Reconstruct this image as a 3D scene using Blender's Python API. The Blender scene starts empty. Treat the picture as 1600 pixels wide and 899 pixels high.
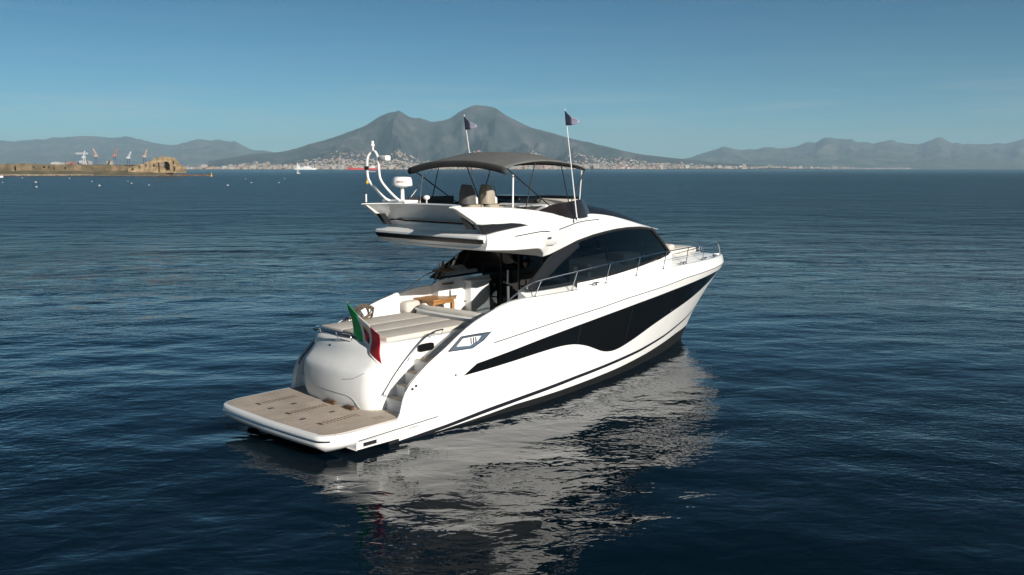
import bpy, bmesh, math, random
import numpy as np
from mathutils import Vector, Matrix
random.seed(7); RNG = np.random.default_rng(7)
sc = bpy.context.scene
COL = sc.collection
R = math.radians

# ------------------------------------------------------------------ camera
CAM_H = 6.408
FPX = 1400.0
PITCH = math.atan((449.5 - 264.0) / FPX)
cam = bpy.data.cameras.new('camera'); camo = bpy.data.objects.new('camera', cam); COL.objects.link(camo)
camo.location = (0, 0, CAM_H); camo.rotation_euler = (math.pi/2 - PITCH, 0, 0)
cam.sensor_width = 36.0; cam.lens = 36.0 * FPX / 1600.0
cam.clip_start = 0.2; cam.clip_end = 120000
sc.camera = camo

# ------------------------------------------------------------------ light
SUN_EL = R(21.5)
SUN_AZ = R(141.0)              # clockwise from +Y: behind the camera, to the right
sun_dir = Vector((math.sin(SUN_AZ)*math.cos(SUN_EL), math.cos(SUN_AZ)*math.cos(SUN_EL), math.sin(SUN_EL)))
w = bpy.data.worlds.new('World'); sc.world = w; w.use_nodes = True
nt = w.node_tree; nt.nodes.clear()
out = nt.nodes.new('ShaderNodeOutputWorld'); bg = nt.nodes.new('ShaderNodeBackground')
sky = nt.nodes.new('ShaderNodeTexSky'); sky.sky_type = 'NISHITA'; sky.sun_disc = False
sky.sun_elevation = SUN_EL; sky.sun_rotation = SUN_AZ
sky.air_density = 0.8; sky.dust_density = 0.25; sky.ozone_density = 4.0; sky.altitude = 1200
bg.inputs['Strength'].default_value = 0.054
# thin streaks of high cloud low over the horizon
tc = nt.nodes.new('ShaderNodeTexCoord'); mp = nt.nodes.new('ShaderNodeMapping')
mp.inputs['Scale'].default_value = (5, 5, 90); nz = nt.nodes.new('ShaderNodeTexNoise')
nz.inputs['Scale'].default_value = 1.0; nz.inputs['Detail'].default_value = 5
rmp = nt.nodes.new('ShaderNodeMapRange'); rmp.inputs[1].default_value = .5; rmp.inputs[2].default_value = .72
rmp.inputs[3].default_value = 0; rmp.inputs[4].default_value = .30
sep = nt.nodes.new('ShaderNodeSeparateXYZ')
band = nt.nodes.new('ShaderNodeValToRGB')
for e in list(band.color_ramp.elements)[1:]: band.color_ramp.elements.remove(e)
band.color_ramp.elements[0].position = .03; band.color_ramp.elements[0].color = (0,0,0,1)
for p, v in ((.05, 1), (.062, .9), (.10, .1), (.2, .12), (.3, 0)):
    el = band.color_ramp.elements.new(p); el.color = (v, v, v, 1)
mul = nt.nodes.new('ShaderNodeMath'); mul.operation = 'MULTIPLY'
mix = nt.nodes.new('ShaderNodeMixRGB'); mix.inputs[2].default_value = (7.6, 7.7, 7.5, 1)
L = nt.links.new
tint = nt.nodes.new('ShaderNodeMixRGB'); tint.blend_type = 'MULTIPLY'; tint.inputs[0].default_value = 1.0
tint.inputs[2].default_value = (0.68, 1.0, .96, 1)
L(tc.outputs['Generated'], mp.inputs[0]); L(mp.outputs[0], nz.inputs['Vector']); L(nz.outputs[0], rmp.inputs[0])
L(tc.outputs['Generated'], sep.inputs[0]); L(sep.outputs[2], band.inputs[0])
L(rmp.outputs[0], mul.inputs[0]); L(band.outputs[0], mul.inputs[1])
# the clear winter sky deepens quickly towards the zenith
deep = nt.nodes.new('ShaderNodeValToRGB'); deep.color_ramp.elements[0].color = (1.10, 1.02, .95, 1); deep.color_ramp.elements[1].color = (.09, .26, .33, 1)
for p, v in ((.06, (.88, .97, .96, 1)), (.18, (.50, .74, .79, 1)), (.29, (.20, .44, .50, 1)), (.42, (.09, .28, .34, 1))):
    el = deep.color_ramp.elements.new(p); el.color = v
zen = nt.nodes.new('ShaderNodeMixRGB'); zen.blend_type = 'MULTIPLY'; zen.inputs[0].default_value = 1.0
L(sep.outputs[2], deep.inputs[0]); L(tint.outputs[0], zen.inputs[1]); L(deep.outputs[0], zen.inputs[2])
L(sky.outputs[0], tint.inputs[1]); L(zen.outputs[0], mix.inputs[1]); L(mul.outputs[0], mix.inputs[0])
L(mix.outputs[0], bg.inputs[0]); L(bg.outputs[0], out.inputs[0])

sl = bpy.data.lights.new('sun', 'SUN'); so = bpy.data.objects.new('sun', sl); COL.objects.link(so)
sl.energy = 5.0; sl.angle = R(.5); sl.color = (1.0, .935, .845)
so.rotation_euler = (-sun_dir).to_track_quat('-Z', 'Y').to_euler()
sc.view_settings.view_transform = 'Standard'; sc.view_settings.look = 'None'
sc.view_settings.exposure = 0.46; sc.view_settings.gamma = 1; sc.view_settings.use_curve_mapping = False
sc.cycles.max_bounces = 8; sc.cycles.transparent_max_bounces = 12
sc.cycles.volume_bounces = 0
sc.cycles.use_denoising = True

# ------------------------------------------------------------------ materials
def mat(name, col, rough=.5, metal=0.0, vary=0.0, vscale=3.0, bump=0.0, bscale=20.0, coat=0.0, spec=None, stretch=None):
    m = bpy.data.materials.new(name); m.use_nodes = True
    n = m.node_tree; b = n.nodes['Principled BSDF']
    b.inputs['Base Color'].default_value = (*col, 1); b.inputs['Roughness'].default_value = rough
    b.inputs['Metallic'].default_value = metal
    if coat: b.inputs['Coat Weight'].default_value = coat; b.inputs['Coat Roughness'].default_value = .06
    if spec is not None: b.inputs['Specular IOR Level'].default_value = spec
    t = n.nodes.new('ShaderNodeTexCoord'); src = t.outputs['Object']
    if stretch:
        q = n.nodes.new('ShaderNodeMapping'); q.inputs['Scale'].default_value = stretch
        n.links.new(src, q.inputs[0]); src = q.outputs[0]
    if vary:
        z = n.nodes.new('ShaderNodeTexNoise'); z.inputs['Scale'].default_value = vscale; z.inputs['Detail'].default_value = 6
        n.links.new(src, z.inputs['Vector'])
        x = n.nodes.new('ShaderNodeMixRGB'); x.inputs[1].default_value = (*[c*(1-vary) for c in col], 1)
        x.inputs[2].default_value = (*[min(.95, c*(1+vary)) for c in col], 1)
        r = n.nodes.new('ShaderNodeMapRange'); r.inputs[1].default_value = .3; r.inputs[2].default_value = .7
        n.links.new(z.outputs[0], r.inputs[0]); n.links.new(r.outputs[0], x.inputs[0])
        n.links.new(x.outputs[0], b.inputs['Base Color'])
    if bump:
        z = n.nodes.new('ShaderNodeTexNoise'); z.inputs['Scale'].default_value = bscale; z.inputs['Detail'].default_value = 4
        n.links.new(src, z.inputs['Vector'])
        k = n.nodes.new('ShaderNodeBump'); k.inputs['Strength'].default_value = bump; k.inputs['Distance'].default_value = .02
        n.links.new(z.outputs[0], k.inputs['Height']); n.links.new(k.outputs[0], b.inputs['Normal'])
    return m

M = {}
M['gel'] = mat('white_gelcoat', (.80, .80, .785), .28, vary=.03, vscale=1.3, coat=.35)
M['gel2'] = mat('white_moulding', (.74, .74, .725), .4, vary=.04, vscale=2.0)
M['grey'] = mat('grey_paint', (.36, .37, .38), .35, vary=.05)
M['black'] = mat('black_gloss', (.005, .006, .007), .06)
M['blackm'] = mat('black_trim', (.012, .013, .015), .45)
M['foul'] = mat('antifouling', (.006, .007, .008), .6, vary=.3)
M['boot'] = mat('boot_paint', (.012, .014, .02), .3)
M['line'] = mat('dark_line', (.03, .035, .05), .35)
M['chrome'] = mat('stainless_steel', (.62, .63, .65), .16, 1.0)
M['vinyl'] = mat('taupe_vinyl', (.53, .49, .44), .7, vary=.06, bump=.15, bscale=60)
M['cream'] = mat('cream_vinyl', (.62, .585, .52), .65, vary=.05)
M['canvas'] = mat('grey_canvas', (.125, .13, .127), .85, vary=.10, vscale=4, bump=.3, bscale=8)
M['canvas_dark'] = mat('dark_canvas', (.035, .034, .032), .85, vary=.15)
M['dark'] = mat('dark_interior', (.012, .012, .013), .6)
M['screen'] = mat('smoked_screen', (.016, .011, .01), .22, vary=.3, vscale=2)
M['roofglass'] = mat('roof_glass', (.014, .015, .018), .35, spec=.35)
M['seatgrey'] = mat('grey_cover', (.10, .098, .095), .8, vary=.15)
M['seattan'] = mat('tan_cover', (.33, .29, .23), .8, vary=.12)
M['wood'] = mat('varnished_teak', (.33, .16, .055), .35, vary=.25, vscale=6, stretch=(1, 6, 1))
M['wooddark'] = mat('dark_wood', (.13, .065, .03), .4, vary=.3)
M['rope'] = mat('brown_rope', (.12, .09, .065), .9, vary=.3, bump=.5, bscale=90)
M['white'] = mat('white_paint', (.78, .78, .77), .35, vary=.03)
M['green'] = mat('flag_green', (.02, .36, .10), .75, vary=.15)
M['wflag'] = mat('flag_white', (.74, .72, .70), .75, vary=.06)
M['red'] = mat('flag_red', (.66, .03, .04), .75, vary=.15)
M['lavender'] = mat('lavender_cloth', (.36, .35, .46), .75, vary=.1)
M['navy'] = mat('navy_cloth', (.015, .02, .05), .75)
M['yellow'] = mat('yellow_paint', (.65, .42, .03), .5)
M['mirrored'] = mat('polished_panel', (.55, .58, .62), .3, 1.0)

def glass_mat(name, tint, refl=1.0):
    m = bpy.data.materials.new(name); m.use_nodes = True; n = m.node_tree; n.nodes.clear()
    o = n.nodes.new('ShaderNodeOutputMaterial'); mx = n.nodes.new('ShaderNodeMixShader')
    tr = n.nodes.new('ShaderNodeBsdfTransparent'); tr.inputs[0].default_value = (*tint, 1)
    gl = n.nodes.new('ShaderNodeBsdfGlossy'); gl.inputs['Roughness'].default_value = .02
    fr = n.nodes.new('ShaderNodeFresnel'); fr.inputs[0].default_value = 1.5
    n.links.new(fr.outputs[0], mx.inputs[0]); n.links.new(tr.outputs[0], mx.inputs[1]); n.links.new(gl.outputs[0], mx.inputs[2])
    n.links.new(mx.outputs[0], o.inputs[0]); return m
M['glass'] = glass_mat('tinted_glass', (.15, .175, .185))
M['doorglass'] = glass_mat('door_glass', (.10, .12, .15))

def teak_mat():
    m = bpy.data.materials.new('teak_deck'); m.use_nodes = True; n = m.node_tree; b = n.nodes['Principled BSDF']
    b.inputs['Roughness'].default_value = .75
    t = n.nodes.new('ShaderNodeTexCoord'); s = n.nodes.new('ShaderNodeSeparateXYZ'); n.links.new(t.outputs['Object'], s.inputs[0])
    md = n.nodes.new('ShaderNodeMath'); md.operation = 'PINGPONG'; md.inputs[1].default_value = .03
    n.links.new(s.outputs[1], md.inputs[0])
    lt = n.nodes.new('ShaderNodeMath'); lt.operation = 'LESS_THAN'; lt.inputs[1].default_value = .003
    n.links.new(md.outputs[0], lt.inputs[0])
    q = n.nodes.new('ShaderNodeMapping'); q.inputs['Scale'].default_value = (1.2, 16, 1); n.links.new(t.outputs['Object'], q.inputs[0])
    z = n.nodes.new('ShaderNodeTexNoise'); z.inputs['Scale'].default_value = 1.6; z.inputs['Detail'].default_value = 7
    n.links.new(q.outputs[0], z.inputs['Vector'])
    z2 = n.nodes.new('ShaderNodeTexNoise'); z2.inputs['Scale'].default_value = 1.1; z2.inputs['Detail'].default_value = 5
    n.links.new(t.outputs['Object'], z2.inputs['Vector'])
    add = n.nodes.new('ShaderNodeMath'); n.links.new(z.outputs[0], add.inputs[0]); n.links.new(z2.outputs[0], add.inputs[1])
    r = n.nodes.new('ShaderNodeValToRGB'); r.color_ramp.elements[0].position = .38; r.color_ramp.elements[1].position = .66
    r.color_ramp.elements[0].color = (.34, .285, .235, 1); r.color_ramp.elements[1].color = (.56, .475, .39, 1)
    hv = n.nodes.new('ShaderNodeMath'); hv.operation = 'MULTIPLY'; hv.inputs[1].default_value = .5
    n.links.new(add.outputs[0], hv.inputs[0]); n.links.new(hv.outputs[0], r.inputs[0])
    mx = n.nodes.new('ShaderNodeMixRGB'); mx.inputs[2].default_value = (.06, .055, .05, 1)
    n.links.new(r.outputs[0], mx.inputs[1]); n.links.new(lt.outputs[0], mx.inputs[0])
    n.links.new(mx.outputs[0], b.inputs['Base Color']); return m
M['teak'] = teak_mat()

# ------------------------------------------------------------------ mesh helpers
class MB:
    def __init__(s): s.v = []; s.f = []; s.m = []
    def add(s, verts, faces, mi=0):
        o = len(s.v); s.v += [tuple(p) for p in verts]; s.f += [tuple(i+o for i in q) for q in faces]; s.m += [mi]*len(faces)
        return s
    def grid(s, rows, mi=0, closed=False):
        n = len(rows[0]); vs = [p for r in rows for p in r]; fs = []
        for i in range(len(rows)-1):
            for j in range(n if closed else n-1):
                k = (j+1) % n; fs.append((i*n+j, i*n+k, (i+1)*n+k, (i+1)*n+j))
        return s.add(vs, fs, mi)
    def loft(s, rings, caps=(True, True), mi=0):
        n = len(rings[0]); vs = [p for r in rings for p in r]; fs = []
        for i in range(len(rings)-1):
            for j in range(n):
                k = (j+1) % n; fs.append((i*n+j, i*n+k, (i+1)*n+k, (i+1)*n+j))
        if caps[0]: fs.append(tuple(range(n))[::-1])
        if caps[1]: fs.append(tuple(range((len(rings)-1)*n, len(rings)*n)))
        return s.add(vs, fs, mi)
    def tube(s, pts, r, n=8, mi=0, caps=True):
        pts = [Vector(p) for p in pts]; rings = []; up = None
        rr = r if isinstance(r, (list, tuple)) else [r]*len(pts)
        for i, p in enumerate(pts):
            a = pts[max(0, i-1)]; b = pts[min(len(pts)-1, i+1)]; t = (b-a).normalized()
            if up is None:
                up = t.orthogonal().normalized()
            up = (up - t*up.dot(t)).normalized(); sd = t.cross(up)
            rings.append([p + (up*math.cos(q) + sd*math.sin(q))*rr[i] for q in [2*math.pi*k/n for k in range(n)]])
        return s.loft(rings, (caps, caps), mi)
    def box(s, a, b, mi=0, bev=0.0):
        (x0, y0, z0), (x1, y1, z1) = a, b
        if bev <= 0:
            vs = [(x, y, z) for x in (x0, x1) for y in (y0, y1) for z in (z0, z1)]
            return s.add(vs, [(0,1,3,2),(4,6,7,5),(0,4,5,1),(2,3,7,6),(0,2,6,4),(1,5,7,3)], mi)
        bm = bmesh.new(); bmesh.ops.create_cube(bm, size=1)
        for v in bm.verts:
            v.co = Vector(((x0+x1)/2 + v.co.x*(x1-x0), (y0+y1)/2 + v.co.y*(y1-y0), (z0+z1)/2 + v.co.z*(z1-z0)))
        bmesh.ops.bevel(bm, geom=bm.edges[:], offset=bev, segments=3, affect='EDGES', profile=.5)
        bm.verts.index_update()
        s.add([v.co[:] for v in bm.verts], [[v.index for v in f.verts] for f in bm.faces], mi); bm.free(); return s
    def lathe(s, prof, c=(0,0,0), n=20, mi=0, axis='z'):
        rings = []
        for r, z in prof:
            rings.append([(c[0]+r*math.cos(q), c[1]+r*math.sin(q), c[2]+z) for q in [2*math.pi*k/n for k in range(n)]])
        return s.loft(rings, (True, True), mi)
    def prism(s, poly, y0, y1, mi=0, plane='xz'):
        f = (lambda a, b, y: (a, y, b)) if plane == 'xz' else (lambda a, b, z: (a, b, z)) if plane == 'xy' else (lambda a, b, x: (x, a, b))
        n = len(poly); vs = [f(a, b, y0) for a, b in poly] + [f(a, b, y1) for a, b in poly]
        fs = [tuple(range(n)), tuple(range(n, 2*n))[::-1]] + [(i, (i+1) % n, n+(i+1) % n, n+i) for i in range(n)]
        return s.add(vs, fs, mi)
    def build(s, name, mats, parent=None, smooth=35, solid=0.0, subsurf=0):
        me = bpy.data.meshes.new(name); me.from_pydata(s.v, [], s.f)
        for x in (mats if isinstance(mats, (list, tuple)) else [mats]): me.materials.append(x)
        if any(s.m): me.polygons.foreach_set('material_index', s.m)
        bm = bmesh.new(); bm.from_mesh(me); bmesh.ops.remove_doubles(bm, verts=bm.verts[:], dist=1e-4)
        bmesh.ops.recalc_face_normals(bm, faces=bm.faces[:]); bm.to_mesh(me); bm.free()
        if smooth:
            me.polygons.foreach_set('use_smooth', [True]*len(me.polygons)); me.set_sharp_from_angle(angle=R(smooth))
        me.update()
        o = bpy.data.objects.new(name, me); COL.objects.link(o)
        if parent: o.parent = parent
        if subsurf:
            q = o.modifiers.new('subsurf', 'SUBSURF'); q.levels = q.render_levels = subsurf
        if solid:
            q = o.modifiers.new('solid', 'SOLIDIFY'); q.thickness = solid; q.offset = 0
        return o

def tag(o, label=None, cat=None, group=None, kind=None):
    if label: o['label'] = label
    if cat: o['category'] = cat
    if group: o['group'] = group
    if kind: o['kind'] = kind
    return o
def empty(name, loc=(0,0,0), rz=0):
    o = bpy.data.objects.new(name, None); COL.objects.link(o); o.location = loc; o.rotation_euler = (0,0,rz)
    o.empty_display_size = .2; return o
def lerp(T, x):
    if x <= T[0][0]: return T[0][1]
    for (a, b), (c, d) in zip(T, T[1:]):
        if x <= c: return b+(d-b)*(x-a)/(c-a) if c > a else d
    return T[-1][1]
def smooth_lerp(T, x):          # Catmull-Rom style interpolation of a table
    if x <= T[0][0]: return T[0][1]
    if x >= T[-1][0]: return T[-1][1]
    for i in range(len(T)-1):
        if x <= T[i+1][0]:
            x0, y0 = T[i]; x1, y1 = T[i+1]; h = x1-x0; t = (x-x0)/h
            m0 = (y1-T[i-1][1])/(x1-T[i-1][0]) if i > 0 else (y1-y0)/h
            m1 = (T[i+2][1]-y0)/(T[i+2][0]-x0) if i+2 < len(T) else (y1-y0)/h
            return (2*t**3-3*t*t+1)*y0+(t**3-2*t*t+t)*h*m0+(-2*t**3+3*t*t)*y1+(t**3-t*t)*h*m1
def frange(a, b, n): return [a+(b-a)*i/(n-1) for i in range(n)]
def bez(pts, n=24):             # smooth path through points
    T = list(range(len(pts)))
    return [tuple(smooth_lerp([(i, p[k]) for i, p in zip(T, pts)], t) for k in range(3)) for t in frange(0, len(pts)-1, n)]

# ------------------------------------------------------------------ setting: water, haze, land
def nd(n, t, **k):
    x = n.nodes.new(t)
    for a, b in k.items(): setattr(x, a, b)
    return x
def water_material():
    m = bpy.data.materials.new('sea_water'); m.use_nodes = True; n = m.node_tree; lk = n.links.new
    b = n.nodes['Principled BSDF']
    b.inputs['Base Color'].default_value = (.0001, .0056, .0116, 1); b.inputs['Roughness'].default_value = .03
    b.inputs['IOR'].default_value = 1.38
    g = nd(n, 'ShaderNodeNewGeometry')
    def noise(vec, scale, rot, stretch, detail, rough, dist):
        q = nd(n, 'ShaderNodeMapping'); q.inputs['Rotation'].default_value = (0, 0, R(rot)); q.inputs['Scale'].default_value = (scale*stretch, scale, 1)
        lk(vec, q.inputs[0])
        z = nd(n, 'ShaderNodeTexNoise', noise_dimensions='2D'); z.inputs['Scale'].default_value = 1; z.inputs['Detail'].default_value = detail
        z.inputs['Roughness'].default_value = rough; z.inputs['Distortion'].default_value = dist
        lk(q.outputs[0], z.inputs['Vector']); return z.outputs[0]
    def mth(op, a, c):
        x = nd(n, 'ShaderNodeMath', operation=op)
        for i, q in enumerate((a, c)):
            if isinstance(q, (int, float)): x.inputs[i].default_value = q
            else: lk(q, x.inputs[i])
        return x.outputs[0]
    # patches of stronger and weaker ripples (gusts and slicks)
    gust = noise(g.outputs['Position'], .012, 6, .22, 3, .55, .3)
    gr = nd(n, 'ShaderNodeMapRange'); gr.inputs[1].default_value = .36; gr.inputs[2].default_value = .64; gr.inputs[3].default_value = .35; gr.inputs[4].default_value = 1.25
    lk(gust, gr.inputs[0])
    g2 = noise(g.outputs['Position'], .11, -20, .55, 2, .5, .2)
    gr2 = nd(n, 'ShaderNodeMapRange'); gr2.inputs[1].default_value = .33; gr2.inputs[2].default_value = .62; gr2.inputs[3].default_value = .25; gr2.inputs[4].default_value = 1.2
    lk(g2, gr2.inputs[0])
    amp = mth('MULTIPLY', gr.outputs[0], gr2.outputs[0])
    EPS = .02
    def height(vec):
        a = mth('MULTIPLY', noise(vec, .55, 12, .6, 2, .45, .15), .15)
        c = mth('MULTIPLY', noise(vec, 1.9, -18, .6, 3, .5, .3), .070)
        d = mth('MULTIPLY', mth('MULTIPLY', noise(vec, 6.5, 18, .62, 2, .55, .2), .029), amp)
        e = mth('MULTIPLY', noise(vec, .14, 7, .45, 2, .5, .2), .46)
        return mth('ADD', mth('ADD', mth('ADD', a, c), d), e)
    hs = []
    for off in ((0,0,0), (EPS,0,0), (0,EPS,0)):
        v = nd(n, 'ShaderNodeVectorMath', operation='ADD'); v.inputs[1].default_value = off; lk(g.outputs['Position'], v.inputs[0])
        hs.append(height(v.outputs[0]))
    dx = mth('MULTIPLY', mth('SUBTRACT', hs[0], hs[1]), 1/EPS); dy = mth('MULTIPLY', mth('SUBTRACT', hs[0], hs[2]), 1/EPS)
    # calm water in the lee round the yacht, livelier out on the open bay
    far = nd(n, 'ShaderNodeVectorMath', operation='DISTANCE'); far.inputs[1].default_value = (4, 26, 0); lk(g.outputs['Position'], far.inputs[0])
    fr = nd(n, 'ShaderNodeMapRange', interpolation_type='SMOOTHSTEP'); fr.inputs[1].default_value = 10; fr.inputs[2].default_value = 70; fr.inputs[3].default_value = .30; fr.inputs[4].default_value = 2.6
    ro = nd(n, 'ShaderNodeMapRange', interpolation_type='SMOOTHSTEP'); ro.inputs[1].default_value = 12; ro.inputs[2].default_value = 105; ro.inputs[3].default_value = .02; ro.inputs[4].default_value = .245
    r2 = nd(n, 'ShaderNodeMapRange', interpolation_type='SMOOTHSTEP'); r2.inputs[1].default_value = 150; r2.inputs[2].default_value = 2600; r2.inputs[3].default_value = 0; r2.inputs[4].default_value = .09
    lk(far.outputs['Value'], ro.inputs[0]); lk(far.outputs['Value'], r2.inputs[0]); lk(mth('SUBTRACT', ro.outputs[0], r2.outputs[0]), b.inputs['Roughness'])
    lk(far.outputs['Value'], fr.inputs[0]); dx = mth('MULTIPLY', dx, fr.outputs[0]); dy = mth('MULTIPLY', dy, fr.outputs[0])
    c = nd(n, 'ShaderNodeCombineXYZ'); lk(dx, c.inputs[0]); lk(dy, c.inputs[1])
    a = nd(n, 'ShaderNodeVectorMath', operation='ADD'); lk(c.outputs[0], a.inputs[0]); lk(g.outputs['Normal'], a.inputs[1])
    nn = nd(n, 'ShaderNodeVectorMath', operation='NORMALIZE'); lk(a.outputs[0], nn.inputs[0]); lk(nn.outputs[0], b.inputs['Normal'])
    return m

def build_water():
    # one sheet: fine rings near the boat carry real swell, coarse rings run out past the coast
    rad = list(np.exp(np.linspace(np.log(4.5), np.log(260), 520))) + list(np.exp(np.linspace(np.log(290), np.log(33000), 40)))
    th = np.concatenate([np.radians(np.linspace(-62, 62, 620)), np.radians(np.linspace(62, 298, 60))[1:-1]])
    rr, tt = np.meshgrid(np.array(rad), th, indexing='ij')
    X = rr*np.sin(tt); Y = rr*np.cos(tt); Z = np.zeros_like(X)
    fade = np.clip((240-rr)/160, 0, 1)
    rng = np.random.default_rng(3)
    for k in range(46):
        lam = .9*(6.5/.9)**rng.random(); ang = R(103)+rng.normal()*R(30)
        amp = .0014*lam**.95*(.6+.8*rng.random())
        kx, ky = 2*math.pi/lam*math.cos(ang), 2*math.pi/lam*math.sin(ang); ph = rng.random()*6.28
        env = .75+.45*np.sin(X*.05*rng.normal()+Y*.06*rng.normal()+rng.random()*6)
        Z += amp*env*np.sin(kx*X+ky*Y+ph)
    Z *= fade*(.55+.45*np.clip((np.hypot(X-5, Y-24)-9)/22, 0, 1))
    n1, n2 = X.shape
    co = np.stack([X, Y, Z], -1).reshape(-1, 3); i = np.arange(n1*n2).reshape(n1, n2)
    nxt = np.roll(i, -1, axis=1)
    q = np.stack([i[:-1], nxt[:-1], nxt[1:], i[1:]], -1).reshape(-1, 4)[:, ::-1]
    me = bpy.data.meshes.new('sea'); me.vertices.add(len(co)+1)
    co = np.vstack([co, [[0, 0, 0]]])
    me.vertices.foreach_set('co', co.ravel())
    tri = np.stack([np.full(n2, n1*n2), nxt[0], i[0]], -1)[:, ::-1]
    lv = np.concatenate([q.ravel(), tri.ravel()]); ls = np.concatenate([np.arange(len(q))*4, len(q)*4+np.arange(len(tri))*3])
    me.loops.add(len(lv)); me.loops.foreach_set('vertex_index', lv.astype(np.int32))
    me.polygons.add(len(ls)); me.polygons.foreach_set('loop_start', ls.astype(np.int32))
    me.update(); me.validate()
    me.polygons.foreach_set('use_smooth', [True]*len(me.polygons))
    me.materials.append(water_material())
    if me.polygons[0].normal.z < 0: me.flip_normals()
    o = bpy.data.objects.new('water', me); COL.objects.link(o); tag(o, kind='structure')
build_water()

def land_mat(name, c1, c2, scale, c3=None):
    m = bpy.data.materials.new(name); m.use_nodes = True; n = m.node_tree; b = n.nodes['Principled BSDF']; b.inputs['Roughness'].default_value = .95
    t = nd(n, 'ShaderNodeTexCoord'); z = nd(n, 'ShaderNodeTexNoise'); z.inputs['Scale'].default_value = scale; z.inputs['Detail'].default_value = 9; z.inputs['Roughness'].default_value = .62
    n.links.new(t.outputs['Object'], z.inputs['Vector'])
    r = nd(n, 'ShaderNodeValToRGB'); r.color_ramp.elements[0].position = .36; r.color_ramp.elements[1].position = .64
    r.color_ramp.elements[0].color = (*c1, 1); r.color_ramp.elements[1].color = (*c2, 1)
    n.links.new(z.outputs[0], r.inputs[0]); n.links.new(r.outputs[0], b.inputs['Base Color'])
    if c3:
        k = r.color_ramp.elements.new(.5); k.color = (*c3, 1)
    return m
def vnoise(x, y, seed, octs=5, f=1.0, gain=.5):
    tot = np.zeros_like(x); a = 1
    for o in range(octs):
        rg = np.random.default_rng(seed+o); T = rg.random((64, 64))
        u = x*f; v = y*f; iu = np.floor(u).astype(int); iv = np.floor(v).astype(int); fu = u-iu; fv = v-iv
        fu = fu*fu*(3-2*fu); fv = fv*fv*(3-2*fv)
        g = lambda i, j: T[i % 64, j % 64]
        tot += a*((g(iu,iv)*(1-fu)+g(iu+1,iv)*fu)*(1-fv)+(g(iu,iv+1)*(1-fu)+g(iu+1,iv+1)*fu)*fv-.5); a *= gain; f *= 2.03
    return tot
def mountain(name, D, front, back, prof, m, seed, rough, nx=520, ny=110, power=1.2):
    # ridge profile given as (bearing pixel, pixel height) pairs, turned into metres at distance D
    px = np.linspace(prof[0][0], prof[-1][0], nx)
    H = np.array([smooth_lerp(prof, p) for p in px])*D/FPX
    H = H*(1+(.022 if power > 1.25 else .09)*vnoise(px/26., px*0+.5, seed+60, 5, 1.0, .6)*np.clip(H/300, 0, 1))
    xs = (px-800)/FPX*D
    ys = np.concatenate([np.linspace(-front, 0, ny), np.linspace(0, back, 12)[1:]])
    X, Yo = np.meshgrid(xs, ys); t = np.where(Yo < 0, -Yo/front, Yo/back)
    g = (1-t)**power
    n = vnoise(X/1400., Yo/1400.+9, seed, 6, 1.0, .55)
    rid = np.abs(vnoise(X/700.+3, Yo/2400.+5, seed+20, 4, 1.0, .5))
    Hh = H[None, :]
    Z = Hh*g + Hh*g*(1-g)*2.2*n*rough - Hh*rid*rough*1.9*np.clip(t*4, 0, 1)*g
    fine = vnoise(X/260.+1, Yo/420.+2, seed+40, 4, 1.0, .6)
    Z += Hh*.22*fine*rough*np.clip(t*5, .12, 1)*g**.5
    Z = np.maximum(Z, -3)
    Xw = X*(D+Yo)/D*1.0; Yw = D+Yo
    mb = MB(); mb.grid([[(Xw[i, j], Yw[i, j], Z[i, j]) for j in range(nx)] for i in range(len(ys))])
    o = mb.build(name, m, smooth=60); tag(o, kind='structure'); 
    def hfun(x, y):
        q = y-D
        if q < -front or q > 0: return 0.0
        p = x*D/y/D*FPX+800; j = int((p-px[0])/(px[-1]-px[0])*(nx-1)); i = int((q+front)/front*(ny-1))
        return float(Z[min(max(i, 0), ny-1), min(max(j, 0), nx-1)])
    return hfun
MM = land_mat('mountain_scrub', (.020, .026, .014), (.12, .10, .075), .0016, (.05, .052, .033))
MM2 = land_mat('volcano_slope', (.012, .018, .012), (.095, .082, .078), .0019, (.036, .036, .032))
VES = [(330,12),(380,20),(400,23.5),(447,27.4),(487,38),(531,50),(571,65.5),(602,82.5),(618,88),(628,88),(644,79.4),(660,77.3),(676,73),(702,76.5),(723,88),(739,95),(767,94.3),(778,90),(794,80),(820,67),(831,62.5),(894,47),(941,36),(987,25),(1034,19),(1075,14.6),(1112,11),(1206,5),(1280,2)]
VH = mountain('volcano', 14000, 5600, 5000, VES, MM2, 5, .55, power=1.26)
LEFT = [(-900,20),(-500,38),(-200,30),(0,42.5),(52,44),(110,47),(131,49),(205,48.5),(223,46.4),(273,37.3),(312,44),(357,42.5),(381,40),(399,31),(420,27),(470,18),(560,8)]
mountain('hills', 24000, 7000, 5000, LEFT, MM, 11, .3)
RIGHT = [(980,4),(1040,10),(1081,20),(1125,34.3),(1147,30),(1180,31),(1198,32.5),(1211,31),(1227,32.5),(1253,38.6),(1272,41.2),(1284,47.2),(1322,45.6),(1332,41.2),(1369,40),(1385,43),(1416,38.6),(1435,40),(1445,44.6),(1463,46.4),(1482,41.2),(1547,38),(1574,40),(1590,44.6),(1620,48),(1800,55),(2100,46),(2600,25)]
RH = mountain('mountains', 22000, 5500, 5000, RIGHT, MM, 23, .3)

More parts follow.
